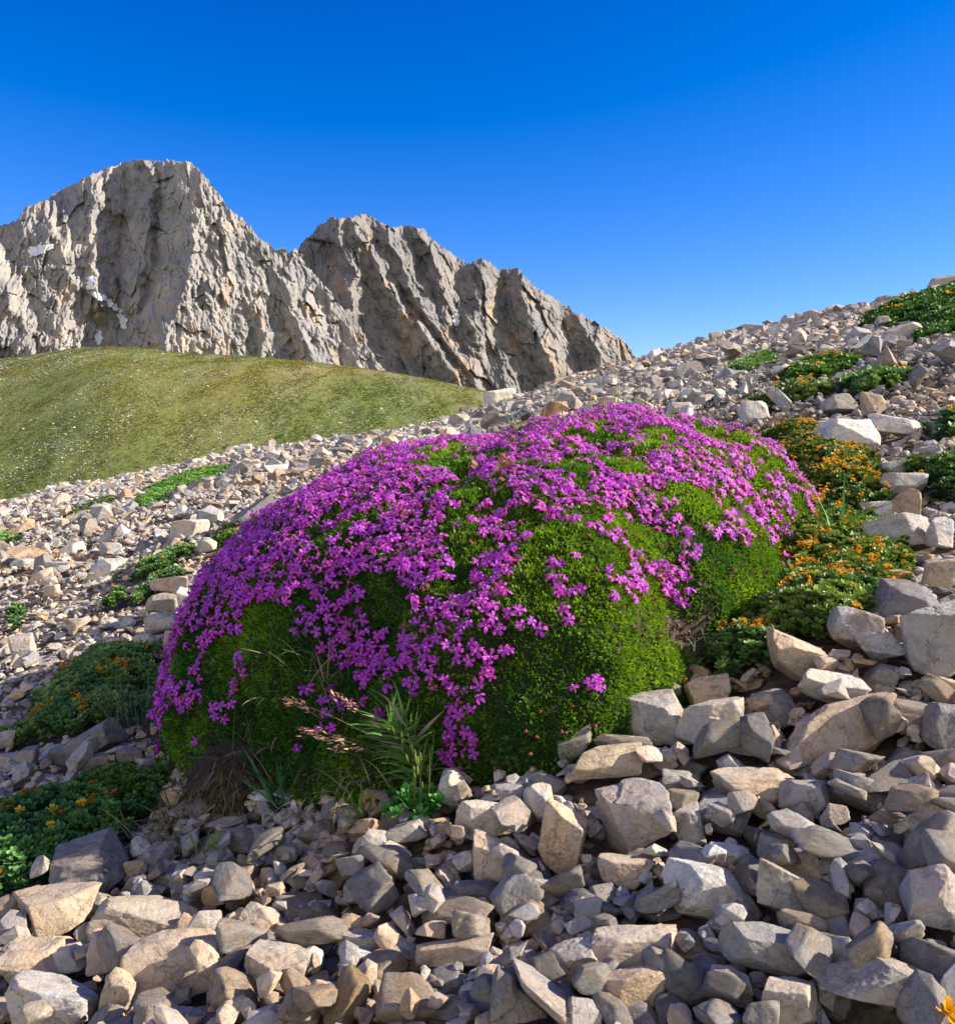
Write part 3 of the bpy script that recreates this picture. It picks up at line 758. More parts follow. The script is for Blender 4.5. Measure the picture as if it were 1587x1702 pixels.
# ------------------------------------------------------------------ leafy mats
def leaf_rosette(seed, n1=6, n2=5):
    r = np.random.default_rng(seed); V = []; Fc = []; Cc = []
    for tier, (n, el, L) in enumerate([(n1, .35, 1.0), (n2, 1.0, .75)]):
        for k in range(n):
            a = k / n * 6.283 + r.normal() * .2 + tier * .5; el_ = el + r.normal() * .15; o = len(V); c, s = math.cos(a), math.sin(a); w_ = r.uniform(.2, .28)
            for (q, ww) in ((.08, .10), (.5, w_), (.85, w_ * .85), (1.02, .05)):
                rr = q * L * math.cos(el_); z = q * L * math.sin(el_)
                V += [(c * rr - s * ww, s * rr + c * ww, z + .04), (c * rr + s * ww, s * rr - c * ww, z + .04)]
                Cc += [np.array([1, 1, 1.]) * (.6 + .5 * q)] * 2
            for i in range(3): x = o + 2 * i; Fc += [(x, x + 1, x + 3), (x, x + 3, x + 2)]
    return np.array(V), np.array(Fc), np.array(Cc)
ROS = [leaf_rosette(i) for i in range(5)]
bs_v, bs_f = ICO[1]
def mat_plant(name, label, cat, poly, rs=.0048, dens=1.0, hgt=.012, orange=.12, green=((.06, .17, .04), (.22, .34, .08)), group=None, ora=(.70, .30, .02), yellow=0, red=0.):
    """poly: outline in photo pixels laid on the ground, then grown as a low leafy mound"""
    rs *= 1.15; W = np.array([hit(*q)[:2] for q in poly]); c = W.mean(0); z0 = float(G(c[0], c[1]))
    root = link(name, None, loc=(c[0], c[1], z0)); tag(root, label, cat, group)
    lo, hi = W.min(0), W.max(0); area = (hi - lo).prod()
    orange *= (.42 if poly[0][0] > 1000 else .22); hgt *= (1 if poly[0][0] > 1000 or poly[0][1] > 1060 else .6); n = int(min(area / (rs * rs) * 1.5 * dens, 60000)); q = rng.uniform(lo, hi, (n, 2))
    def insd(q):
        x, y = q[:, 0], q[:, 1]; r = np.zeros(len(q), bool); j = len(W) - 1
        for i in range(len(W)):
            cond = ((W[i, 1] > y) != (W[j, 1] > y)) & (x < (W[j, 0] - W[i, 0]) * (y - W[i, 1]) / (W[j, 1] - W[i, 1] + 1e-12) + W[i, 0]); r ^= cond; j = i
        return r
    ed = np.full(len(q), 9.)
    for i in range(len(W)):
        A, B = W[i], W[(i + 1) % len(W)]; t = np.clip(((q - A) @ (B - A)) / ((B - A) @ (B - A) + 1e-12), 0, 1)
        ed = np.minimum(ed, np.linalg.norm(q - (A + t[:, None] * (B - A)), axis=1))
    ok = insd(q); ins = np.where(ok, ed, -ed); sc_ = rs * 3
    nz = noise(np.c_[q / (rs * 4.5), np.zeros(n)], 101); edge = ins / sc_ + nz * 1.4 + .4
    k = (edge > (.75 if (poly[0][0] < 420 and poly[0][1] < 1060) else 0)) & (rng.uniform(size=n) < .9); q, ins, nz = q[k], ins[k], nz[k]
    hh = hgt * (np.clip(ins / (hgt * 2.4), 0, 1) ** .6 + .25) * (.8 + .35 * nz) + rs * .3 * rng.uniform(-1, 1, len(q))
    gz = G(q[:, 0], q[:, 1]); P = np.c_[q, gz + np.maximum(hh, 0)]
    Nn = np.c_[rng.normal(size=(len(q), 2)) * .38 + np.array([.1, -.15]), np.ones(len(q))]
    mixv = np.clip(.5 + .8 * noise(P / (rs * 9), 103) + rng.normal(size=len(q)) * .2, 0, 1)[:, None]
    col = (np.array(green[0]) * (1 - mixv) + np.array(green[1]) * mixv) * rng.uniform(.7, 1.3, (len(q), 1))
    if red: kr = rng.uniform(size=len(q)) < red; col[kr] = np.array([.30, .10, .05]) * rng.uniform(.7, 1.2, (kr.sum(), 1))
    mb = MB(); v_ = rng.integers(0, 5, len(q)); R_ = frames(Nn)
    S_ = rs * rng.uniform(.7, 1.25, len(q)); Pl = P - np.array([c[0], c[1], z0])
    for t in range(5):
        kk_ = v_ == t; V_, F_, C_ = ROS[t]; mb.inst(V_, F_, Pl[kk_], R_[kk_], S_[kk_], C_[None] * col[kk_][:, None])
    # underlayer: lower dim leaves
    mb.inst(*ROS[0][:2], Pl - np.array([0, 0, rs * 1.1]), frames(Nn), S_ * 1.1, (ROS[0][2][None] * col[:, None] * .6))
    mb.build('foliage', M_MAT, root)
    if orange:
        cl = noise(P / (rs * 6), 105); k = (rng.uniform(size=len(q)) < np.clip(orange * (1 + 2.2 * cl), 0, 1)); n = k.sum()
        if n:
            mo = MB()
            for j in range(4):
                off = rng.normal(size=(n, 3)) * rs * .38 + np.array([0, 0, rs * 1.0])
                oc = np.array(ora) * rng.uniform(.6, 1.3, (n, 1)) + np.array([0, .08, 0]) * rng.uniform(0, 1, (n, 1))
                mo.inst(ROS[j][0], ROS[j][1], Pl[k] + off, frames(rng.normal(size=(n, 3)) * .5 + np.array([0, -.2, 1])), rs * rng.uniform(.30, .52, n), oc[:, None] * ROS[j][2][None])
            tag(mo.build('orange_blooms', M_PETAL, root), kind='stuff')
    return root, P
MATG = 'low leafy mats in the scree'
mats = []
def MP(*a, **k):
    r, P = mat_plant(*a, **k); mats.append(P)
    if len(P) and P[:, 1].mean() < 1.8:
        j = ((P[:, 0] - HX0) / RES).astype(int); i = ((P[:, 1] - HY0) / RES).astype(int)
        ok = (i > 1) & (j > 1) & (i < len(gys) - 2) & (j < len(gxs) - 2)
        for a in (-1, 0, 1):
            for b in (-1, 0, 1): BLOCK[i[ok] + a, j[ok] + b] = True
    return r, P
MP('mat_plant', 'broad orange flecked leafy mat at the right foot of the flower cushion', 'ground cover',
   [(1200,935),(1250,880),(1290,850),(1360,835),(1440,880),(1500,925),(1475,985),(1430,1030),(1380,1050),(1330,1052),(1270,1055),(1215,1010),(1225,960)], rs=.0042, hgt=.017, orange=.16, green=((.07,.17,.03),(.26,.36,.06)), group=MATG)
MP('mat_plant', 'yellow tipped leafy mat between the cushion and the large pale slab', 'ground cover',
   [(1285,720),(1330,705),(1390,735),(1440,775),(1465,815),(1420,845),(1350,850),(1300,845),(1325,800),(1285,755)], rs=.0046, hgt=.020, orange=.12, green=((.05,.12,.02),(.22,.27,.03)), group=MATG, ora=(.7,.33,.02))
MP('mat_plant', 'small dark mat with orange blooms below the soil hollow', 'ground cover',
   [(1195,1070),(1240,1055),(1290,1065),(1280,1105),(1225,1112),(1180,1108)], rs=.0040, hgt=.012, orange=.22, group=MATG)
MP('mat_plant', 'green mat with orange blooms left of the flower cushion', 'ground cover',
   [(60,1195),(100,1130),(150,1085),(205,1078),(262,1088),(262,1120),(225,1150),(215,1190),(140,1205),(75,1222),(30,1225)], rs=.0046, hgt=.010, orange=.14, group=MATG)
MP('mat_plant', 'dark green mat with yellow flowers in the lower left corner', 'ground cover',
   [(-60,1370),(40,1340),(110,1322),(170,1330),(215,1355),(205,1395),(120,1400),(85,1440),(60,1482),(-60,1500)], rs=.0040, hgt=.018, orange=.07, green=((.04,.14,.045),(.10,.24,.05)), group=MATG, ora=(.5,.13,.02))
MP('mat_plant', 'mossy green tongue between the cushion foot and the dark mat', 'ground cover',
   [(110,1325),(150,1295),(215,1280),(262,1290),(255,1335),(215,1352),(160,1330)], rs=.0034, hgt=.012, orange=0, green=((.04,.12,.02),(.11,.20,.03)), group=MATG)
MP('mat_plant', 'long bright green strip across the scree on the left', 'ground cover',
   [(218,842),(240,818),(290,795),(350,778),(392,776),(380,795),(330,812),(280,830),(240,852)], rs=.011, hgt=.022, orange=0, green=((.05,.16,.02),(.16,.30,.04)), group=MATG)
MP('mat_plant', 'narrow green and orange strip left of the cushion', 'ground cover',
   [(215,958),(235,938),(275,922),(312,908),(318,916),(285,938),(240,962)], rs=.006, hgt=.010, orange=.12, group=MATG)
MP('mat_plant', 'tiny green strip under the narrow orange strip', 'ground cover',
   [(225,985),(250,962),(300,945),(312,952),(270,975),(238,995)], rs=.006, hgt=.008, orange=0, green=((.05,.13,.03),(.16,.24,.07)), group=MATG)
MP('mat_plant', 'little green tuft in the reddish gravel on the left', 'ground cover', [(178,1000),(190,982),(212,982),(208,1000),(195,1008)], rs=.005, hgt=.012, orange=.04, group=MATG)
MP('mat_plant', 'small green sprig beside the group of pale stones on the left', 'ground cover', [(218,985),(235,975),(246,985),(236,998),(222,998)], rs=.005, hgt=.012, orange=0, group=MATG)
MP('mat_plant', 'green tuft close to the left edge above the grey brown stone', 'ground cover', [(5,1030),(25,1005),(48,1000),(40,1022),(15,1045)], rs=.006, hgt=.012, orange=.03, group=MATG)
MP('mat_plant', 'yellow green tuft touching the upper left side of the cushion', 'ground cover', [(350,900),(375,882),(405,874),(412,888),(385,900),(362,906)], rs=.007, hgt=.012, orange=.05, green=((.06,.14,.03),(.20,.28,.04)), group=MATG)
MP('mat_plant', 'thin weedy strip on the scree brow far left', 'ground cover', [(110,858),(150,838),(190,828),(210,836),(160,850),(125,866)], rs=.012, hgt=.014, dens=.4, orange=.04, green=((.06,.12,.03),(.18,.2,.07)), group=MATG)
MP('mat_plant', 'faint green patch at the far left edge of the scree', 'ground cover', [(-20,905),(0,885),(30,885),(35,900),(0,915)], rs=.012, hgt=.014, dens=.5, orange=0, group=MATG)
MP('mat_plant', 'large dark green mat on the skyline at the upper right', 'ground cover', [(1445,545),(1475,515),(1530,494),(1600,480),(1640,470),(1650,530),(1587,548),(1545,565),(1530,545),(1490,540)], rs=.019, hgt=.035, orange=.01, green=((.03,.10,.015),(.08,.17,.02)), group=MATG)
MP('mat_plant', 'green patch on the right slope nearest the mountain end', 'ground cover', [(1212,617),(1240,600),(1275,588),(1290,596),(1265,612),(1235,622)], rs=.013, hgt=.015, orange=0, group=MATG)
MP('mat_plant', 'long green patch in the middle of the right slope', 'ground cover', [(1298,628),(1340,608),(1390,594),(1412,598),(1395,620),(1345,632),(1310,637)], rs=.012, hgt=.017, orange=.02, green=((.05,.14,.02),(.14,.26,.03)), group=MATG)
MP('mat_plant', 'green patch above the brownish slab on the right slope', 'ground cover', [(1418,655),(1432,632),(1470,622),(1488,632),(1465,648),(1435,658)], rs=.012, hgt=.022, orange=.02, group=MATG)
MP('mat_plant', 'yellowish weedy patch behind the white cubic stone', 'ground cover', [(1262,668),(1290,655),(1350,640),(1370,652),(1330,668),(1290,674)], rs=.011, hgt=.02, orange=.05, green=((.06,.13,.02),(.2,.26,.05)), group=MATG)
MP('mat_plant', 'green leafy mat cut by the right edge beside the low pale stone', 'ground cover', [(1545,718),(1560,698),(1600,688),(1620,715),(1590,722)], rs=.008, hgt=.018, orange=.03, group=MATG)
MP('mat_plant', 'dark leafy mat with orange blooms on the right edge', 'ground cover', [(1535,800),(1545,775),(1590,760),(1640,765),(1640,825),(1560,822)], rs=.006, hgt=.018, orange=.09, group=MATG)
MP('mat_plant', 'small yellow green tuft left of the faceted stone group on the right', 'ground cover', [(1505,775),(1520,768),(1535,775),(1530,790),(1512,788)], rs=.006, hgt=.012, orange=.15, green=((.1,.16,.03),(.24,.28,.05)), group=MATG)

# ------------------------------------------------------------------ packed scree near the camera
packed = []      # (P, R, S3, tone, shape)
def tone_at(p, small=False):
    o = noise(np.array([p[0] * 7, p[1] * 7, 3.]), 120) + (.35 if small else -.1)
    orr_ = noise(np.array([p[0] * 5 + 9, p[1] * 5, 3.]), 121)
    if orr_ > .28 and (small or random.random() < .25): k = random.choice('oott')
    elif o > .3: k = random.choice('cctmp')
    else: k = random.choice('ggpmcdwggp')
    t = np.array(TONES[k]) * random.uniform(.85, 1.15); return t
def pack(n, r0, r1, lim, tries=5, small=False, ym=1.75):
    for _ in range(n):
        best = None
        for _t in range(tries):
            y = .24 + (ym - .24) * random.random() ** 1.35; x = random.uniform(-.5, .5) * (.30 + 1.25 * y) + .03 * y
            i = int((y - HY0) / RES); j = int((x - HX0) / RES)
            if not (3 < i < len(gys) - 4 and 3 < j < len(gxs) - 4) or BLOCK[i, j]: continue
            v = HM[i, j] - HG[i, j]
            if best is None or v < best[0]: best = (v, x, y, i, j)
        if best is None: continue
        _v, x, y, i, j = best
        r = r0 + (r1 - r0) * random.random() ** 1.8; a = random.uniform(.95, 1.5); b = random.uniform(.7, 1.0); c = random.uniform(.5, .85) if random.random() < .82 else random.uniform(.32, .42)
        if c < .43: a *= 1.2
        yaw = random.uniform(0, math.pi); ex = (r * a, r * b, r * c)
        m = max(2, int(r * .9 / RES)); i0, i1, j0, j1 = max(i - m, 0), i + m + 1, max(j - m, 0), j + m + 1
        xx = GXm[i0:i1, j0:j1] - x; yy_ = GYm[i0:i1, j0:j1] - y; co_, si_ = math.cos(yaw), math.sin(yaw)
        q = ((xx * co_ + yy_ * si_) / ex[0]) ** 2 + ((-xx * si_ + yy_ * co_) / ex[1]) ** 2; k = q < 1
        if k.sum() < 3: k = q <= q.min()
        hm = HM[i0:i1, j0:j1][k]; need = hm + ex[2] * np.sqrt(np.maximum(1 - q[k], 0)) * .8
        z = float(np.percentile(need, 82)); g = HG[i, j]
        if z - ex[2] * .5 - g > lim: continue
        # tilt with the local surface
        gy_, gx_ = (HM[min(i + m, len(gys) - 1), j] - HM[max(i - m, 0), j]) / (2 * m * RES), (HM[i, min(j + m, len(gxs) - 1)] - HM[i, max(j - m, 0)]) / (2 * m * RES)
        lm_ = .8 if c > .43 else .3; gy_, gx_ = max(-lm_, min(lm_, gy_)), max(-lm_, min(lm_, gx_))
        R_ = np.array(Matrix.Rotation(math.atan(gy_) * .7 + random.gauss(0, .22), 3, 'X') @ Matrix.Rotation(-math.atan(gx_) * .7 + random.gauss(0, .22), 3, 'Y') @ Matrix.Rotation(yaw, 3, 'Z'))
        P_ = np.array([x, y, z]); stamp(P_, (ex[0] * .95, ex[1] * .95, ex[2] * .85), yaw)
        packed.append((P_, R_, np.array(ex) * 1.15, tone_at(P_, small)))
pack(200, .0075, .0125, .020, 6)
pack(2800, .0045, .0095, .023, 7)
pack(6000, .0026, .0052, .018, 7, True)
pack(700, .0050, .0090, .024, 8, True, .62)
pack(2500, .0026, .0050, .018, 8, True, .62)
pack(8000, .0013, .0028, .013, 5, True)
pack(3000, .0013, .0026, .014, 6, True, .60)
# which of them show largest
PP = np.array([p[0] for p in packed]); SS = np.array([p[2].max() for p in packed]); qx, qy = proj(PP)
szp = np.where((qx > -10) & (qx < 1600) & (qy < 1710) & (qy > 500), SS / PP[:, 1] * F, 0)
# hidden behind the cushion?
hid = np.zeros(len(PP), bool)
for t in np.linspace(.1, .97, 30):
    q = PP * t; inn = cush_t(q[:, 0], q[:, 1]); hid |= (inn < 1) & (q[:, 2] < G0(q[:, 0], q[:, 1]) + HC * np.sqrt(np.maximum(1 - inn ** 2, 0)) ** .74 * .95)
szp = np.where(hid, 0, szp)
order = np.argsort(-szp); solo_s = order[:max(0, 300 - len(heroes))]
LM = {}
def zone(px, py, p):
    if py < 760: return 'behind the cushion'
    if px < 420 and py < 1080: return 'in the sunlit scree left of the cushion'
    if px < 620 and py < 1480: return 'in the shaded scree below the left side of the cushion'
    if px > 1250 and py < 1060: return 'in the scree beside the leafy mats on the right'
    if px > 1000 and py < 1420: return 'in the stone pile right of the green moss lobe'
    if px > 1000: return 'in the lower right of the stone pile'
    if px < 560: return 'in the sunlit heap along the bottom left'
    if py < 1520: return 'in the shaded hollow of the pile, bottom centre'
    return 'in the sunlit heap along the bottom centre'
def tname(t):
    rb = t[0] / t[2]; l_ = t.mean()
    return ('orange tan' if rb > 2 else 'tan' if rb > 1.6 else 'cream' if rb > 1.35 else 'pinkish grey' if rb > 1.18 else 'grey') if l_ > .29 else 'dark grey'
used = {}
import re
shorts = [re.split(r' (?:of|in|on|at|lying|behind|below|right|left|above|leaning|standing|under|beside|with|between|by|just|cut|next|tilted|near|touching|slanting|perched|against|across|like|that|directly)\b', ' ' + h[6])[0].strip() for h in H]
hc = [(h[0], h[1], h[2], h[3], sh_) for h, sh_ in zip(H, shorts) if h[6] and shorts.count(sh_) == 1 and len(sh_.split()) <= 7]
def rel(px, py, r_=0):
    h = sorted(hc, key=lambda q: math.hypot(q[0] - px, q[1] - py))[r_]; dx, dy = px - h[0], py - h[1]
    w_ = ('right of' if dx > 0 else 'left of') if abs(dx) > abs(dy) else ('below' if dy > 0 else 'above')
    if .45 < abs(dx) / (abs(dy) + 1e-6) < 2.2: w_ = ('below' if dy > 0 else 'above') + ' and ' + ('right of' if dx > 0 else 'left of')
    return '%s the %s' % (w_, h[4])
for k in solo_s:
    P_, R_, S_, tn = packed[k]; i = int(k) % 40
    if i not in LM: v_, f_ = stone_shape(1000 + i, 4, .035, 7, 70); LM[i] = mesh('stone', v_, f_, [M_STONE], True)
    sz = 'hand sized' if S_.max() > .022 else 'middling' if S_.max() > .014 else 'small'
    shp = 'flat' if S_[2] / S_[0] < .48 else 'long' if S_[1] / S_[0] < .58 else 'blocky'
    for r_ in range(7):
        lab = '%s %s %s stone %s' % (sz.replace('hand sized', 'larger'), shp, tname(tn), rel(qx[k], qy[k], r_))
        if lab not in used and len(lab.split()) <= 16: break
    used[lab] = 1
    o = put_stone(LM[i], P_, R_, S_, tn, lab)
# per-object texture scale: object coordinates are unit sized here, handled by a second material
M_STONE2 = stone_mat('limestone_loose', True, .022)
for me in LM.values(): me.materials.clear(); me.materials.append(M_STONE2)
ss_ = set(int(k) for k in solo_s); mb = MB()
restk = [k for k in range(len(packed)) if k not in ss_]
sh = np.array([k % 22 for k in restk]); restk = np.array(restk)
for t in range(22):
    kk_ = restk[sh == t]; V_, F_ = HULL[t]
    for k in kk_:
        P_, R_, S_, tn = packed[k]; mb.add((V_ * S_ * 1.05) @ R_.T + P_, F_, tn)
tag(mb.build('scree', M_SCREE, smooth=False), 'loose angular limestone gravel filling the gaps between larger stones', 'gravel', kind='stuff')
print('packed', len(packed))
NQ = 50000
pq = rng.uniform(-120, 1020, NQ); sq = rng.uniform(.18, 1.0, NQ) ** .8; hx_, hy_, hz_ = hill_pt(pq, sq); P = np.stack([hx_, hy_, hz_], -1)
P[:, 2] += .05 * fbm(st3(P[:, 0] * .8, P[:, 1] * .8), 3, 5) + .04 * noise(st3(P[:, 0] * 3, P[:, 1] * 3), 6) + .012
pk = noise(st3(P[:, 0] * .35, P[:, 1] * .12), 19) + .6 * noise(st3(P[:, 0] * 1.5, P[:, 1] * .5), 20); k = rng.uniform(size=NQ) < np.clip(.35 + pk * 1.4, .05, 1); P = P[k]
mb = MB()
mb.inst(HLOW[0][0] * np.array([1.2, .9, .45]), HLOW[0][1], P, frames(np.tile([.1, -.2, 1], (len(P), 1))), np.exp(rng.normal(math.log(.022), .45, len(P))), (np.array([.62, .60, .55]) * rng.uniform(.7, 1.15, (len(P), 1)))[:, None])
tag(mb.build('hill_stones', M_FAR, smooth=False), 'small pale stones scattered through the grass of the distant hill', 'stones', kind='stuff')

# ------------------------------------------------------------------ far scree
NS = 135000
y = 1.55 + (7.2 - 1.55) * rng.uniform(size=NS) ** .8; x = rng.uniform(-1, 1, NS) * (.62 * y + 1.2)
mp_ = np.concatenate([m for m in mats if len(m) and m[:, 1].mean() > 1.3]) if mats else np.zeros((0, 3))
occ = set(map(tuple, (mp_[:, :2] / .045).astype(int).tolist()))
ok = np.array([(int(a / .045), int(b / .045)) not in occ for a, b in zip(x, y)]) & ~((cush_t(x, y) < 1.02))
x, y = x[ok], y[ok]; n = len(x)
r = np.exp(rng.normal(0, .48, n)) * (.0056 + .0015 * (y - 1.5)); r = np.clip(r, .003, .045)
bigk = rng.uniform(size=n) < .010; r[bigk] = rng.uniform(.02, .05, bigk.sum())
r *= np.exp(.55 * noise(st3(x * 1.4 + y * .5, y * 1.1, 2), 131)) 
z = G(x, y) + r * rng.uniform(-.1, .75, n) + .006 * rng.uniform(0, 1, n)
P = np.stack([x, y, z], -1); tn = np.array([TONES[k] for k in 'gpcwmggwpgdg'])[rng.integers(0, 12, n)] * rng.uniform(.7, 1.1, (n, 1))
orz = noise(st3(x * 1.7, y * 1.7), 133) > .28; tn[orz & (rng.uniform(size=n) < .5)] *= (1.05, .85, .66)
mb = MB(); v_ = rng.integers(0, 18, n); Nn = np.c_[rng.normal(size=(n, 2)) * .35, np.ones(n)]
Rf = frames(Nn)
for t in range(18):
    k = v_ == t; V_, F_ = HLOW[t]; V_ = V_ * np.array([1.15, .85, .68])
    mb.inst(V_, F_, P[k], Rf[k], r[k], tn[k][:, None])
tag(mb.build('distant_scree', M_FAR, smooth=False), 'pale limestone scree covering the slope behind the flower cushion', 'scree', kind='stuff')

# ------------------------------------------------------------------ mountains
M_ROCK, t, b, n, l = nmat('mountain_rock')
g_ = n('ShaderNodeNewGeometry'); co = g_.outputs['Position']
at = n('ShaderNodeAttribute'); at.attribute_name = 'tone'
mpn = n('ShaderNodeMapping'); mpn.inputs['Scale'].default_value = (1, 1, .45); l(co, mpn.inputs[0])
a_ = ntex(n, l, mpn.outputs[0], .035, 6, .6); f_ = ntex(n, l, mpn.outputs[0], .22, 8, .75)
r1 = ramp(n, [(.3, (.72, .72, .74)), (.5, (1, .98, .96)), (.68, (1.2, 1.12, 1.0))]); l(a_.outputs[0], r1.inputs[0])
r2 = ramp(n, [(.3, (.6, .6, .6)), (.55, (1.05, 1.05, 1.05)), (.75, (1.3, 1.3, 1.3))]); l(f_.outputs[0], r2.inputs[0])
c_ = mix(n, l, 'MULTIPLY', at.outputs['Color'], r1.outputs[0], 1.0); c_ = mix(n, l, 'MULTIPLY', c_, r2.outputs[0], .55)
l(c_, b.inputs['Base Color']); b.inputs['Roughness'].default_value = .95; b.inputs['Specular IOR Level'].default_value = .1
bu = n('ShaderNodeBump'); bu.inputs['Strength'].default_value = .5; bu.inputs['Distance'].default_value = 2.0; l(f_.outputs[0], bu.inputs['Height']); l(bu.outputs[0], b.inputs['Normal'])
M_SNOW, t, b, n, l = nmat('snow'); b.inputs['Base Color'].default_value = (.72, .74, .78, 1); b.inputs['Roughness'].default_value = .6

def mountain(name, label, ridge, x0, x1, dist, butts, slant, seed, ctone, flow, apron, rowb=730, jag=5., step=1.15, patches=()):
    nc = int((x1 - x0) / step); nr = int((rowb - 250) / 1.25)
    xs = np.linspace(x0, x1, nc); rr = np.interp(xs, [p[0] for p in ridge], [p[1] for p in ridge])
    rr = rr - jag * (ridged(st3(xs / 22., seed, 0), 4, seed, .65) - .9) * .8 - jag * .6 * noise(st3(xs / 4., seed, 0), seed + 3)
    s = np.linspace(0, 1, nr) ** .9
    S, Xp = np.meshgrid(s, xs, indexing='ij'); Row = rr[None] + (rowb - rr[None]) * S
    # depth in metres: buttresses as tents between gullies, then fractured rock
    D = dist + (720 - Row) / F * dist * .78
    up = np.clip((Row - rr[None]) / 40., 0, 1)
    pro = np.zeros_like(D); tilt_ = apron(Xp, Row)
    wob = 9 * noise(st3(Xp / 60, Row / 50, 1), seed + 5) + 7 * noise(st3(Xp / 18, Row / 18, 1), seed + 6)
    for (pts, wl, wr, A) in butts:
        pr_ = [p[1] for p in pts]; pxp = [p[0] for p in pts]
        xc = np.interp(Row, pr_, pxp); dx = Xp + wob - xc
        tent = np.where(dx < 0, 1 + dx / wl, 1 - dx / wr)
        fade = sm(pr_[0] - 30, pr_[0] + 8, Row) * (1 - sm(pr_[-1], pr_[-1] + 50, Row) * .8)
        pro = np.maximum(pro, A * np.maximum(tent, 0) * fade)
    Xs = Xp - slant * (Row - 400)
    wx = Xs + 7 * noise(st3(Xs / 30, Row / 30, 2), seed + 8); wy = Row + 10 * noise(st3(Xs / 50, Row / 50, 5), seed + 9)
    n1 = ridged(st3(wx / 40, wy / 130, seed), 1, seed + 11, .5); n2 = ridged(st3(wx / 15, wy / 44, seed), 3, seed + 21, .5)
    n3 = ridged(st3(wx / 6.5, wy / 17, seed), 3, seed + 31, .55)
    blk = np.abs(noise(st3(wx / 11, wy / 9, seed), seed + 41)) + .6 * np.abs(noise(st3(wx / 4.5, wy / 4, seed), seed + 42))
    k = dist / 1200.
    lit = np.zeros_like(D)
    n4 = ridged(st3(wx / 3.6, wy / 5.5, seed), 2, seed + 35, .6)
    strat = .5 + .5 * np.sin((Row + .25 * Xp + 9 * noise(st3(Xp / 40, Row / 40, 3), seed + 44)) / 3.1)
    loc = .35 + .9 * sm(-.3, .5, noise(st3(Xp / 50, Row / 60, 8), seed + 45))            # smooth slabs next to shattered zones
    # fractured facets: every cell of a sheared, jittered net is its own tilted slab, with a step at the joint
    def facets(cw, ch, amp, sd):
        fl = flow(Xp); gx_, gy_ = (Xp - .6 * fl * (Row - 400) + .35 * cw * noise(st3(Xp / cw, Row / ch, 2), sd)) / cw, (Row + .35 * ch * noise(st3(Xp / cw, Row / ch, 9), sd + 1)) / ch
        ix, iy = np.floor(gx_).astype(np.int64), np.floor(gy_).astype(np.int64); bd = np.full(gx_.shape, 1e9); out = np.zeros(gx_.shape)
        for a in (-1, 0, 1):
            for b_ in (-1, 0, 1):
                h = hsh(ix + a, iy + b_, 3, sd); h2 = hsh(ix + a, iy + b_, 11, sd)
                cx_ = ix + a + (h & 1023) / 1023.; cy_ = iy + b_ + ((h >> 10) & 1023) / 1023.
                dd = (gx_ - cx_) ** 2 + (gy_ - cy_) ** 2; k_ = dd < bd; bd = np.where(k_, dd, bd)
                sx_ = ((h2 & 1023) / 1023. - .42) * 2; sy_ = (((h2 >> 10) & 1023) / 1023. - .5) * 1.4; o_ = (((h2 >> 20) & 1023) / 1023. - .5) * .9
                out = np.where(k_, sx_ * (gx_ - cx_) - sy_ * (gy_ - cy_) + o_, out)
        return out * amp
    fac = facets(34, 62, 13, seed + 81) + facets(15, 26, 6.0, seed + 83) + facets(6.5, 11, 2.6, seed + 85) + facets(3.2, 5, 1.1, seed + 87)
    # towers and fins: each a sharp rib with an abrupt head that dies out down the fall line
    rf = np.random.default_rng(seed); dxp = xs[1] - xs[0]; fins = np.zeros_like(D)
    for (cnt, w0, w1, a0, a1, l0, l1) in ((150, 12, 26, 9, 19, 60, 170), (1000, 4.5, 10, 4, 9, 18, 70), (7000, 1.8, 4.2, 1.6, 3.8, 6, 24)):
        lay = np.zeros_like(D)
        for _ in range(cnt):
            fx_ = rf.uniform(x0, x1); fy_ = rr[min(nc - 1, int((fx_ - x0) / dxp))] - 4 + (rowb - 250) * rf.uniform(0, .95) ** 1.2
            w_ = rf.uniform(w0, w1); A = rf.uniform(a0, a1); L = rf.uniform(l0, l1); sl_ = flow(fx_) + rf.normal() * .16; cur = rf.normal() * .15
            xa, xb = fx_ + min(0, sl_ * L) - w_ - 6, fx_ + max(0, sl_ * L) + w_ + 6
            j0, j1 = max(0, int((xa - x0) / dxp)), min(nc, int((xb - x0) / dxp) + 1)
            if j1 - j0 < 3: continue
            Rw = Row[:, j0:j1]; m_ = np.flatnonzero(((Rw > fy_ - 3) & (Rw < fy_ + L)).any(1))
            if len(m_) < 2: continue
            i0, i1 = m_[0], m_[-1] + 1; Rw = Rw[i0:i1]; tl_ = (Rw - fy_) / L
            dx = Xp[i0:i1, j0:j1] + .5 * wob[i0:i1, j0:j1] - fx_ - sl_ * (Rw - fy_) - cur * L * tl_ * (1 - tl_)
            ww = w_ * (.55 + .6 * np.clip(tl_, 0, 1)); t_ = 1 - np.where(dx < 0, -dx / (ww * .8), dx / (ww * 1.15))
            v = A * np.clip(t_, 0, 1) ** .85 * sm(0, .05 + 1.2 / L, tl_) * (1 - np.clip(tl_, 0, 1)) ** .7
            lay[i0:i1, j0:j1] = np.maximum(lay[i0:i1, j0:j1], v)
        fins += lay
    D = D - k * (pro + tilt_ + .62 * fins - fac + 3 * n1 + .5 * loc * (6.5 * n2 * (.6 + .6 * up) + 2.6 * n3 + 1.3 * n4 + 2.6 * blk) + .9 * strat ** 3)
    u, e = ray(Xp, Row); P = np.stack([u * D, D, e * D], -1)
    back = []
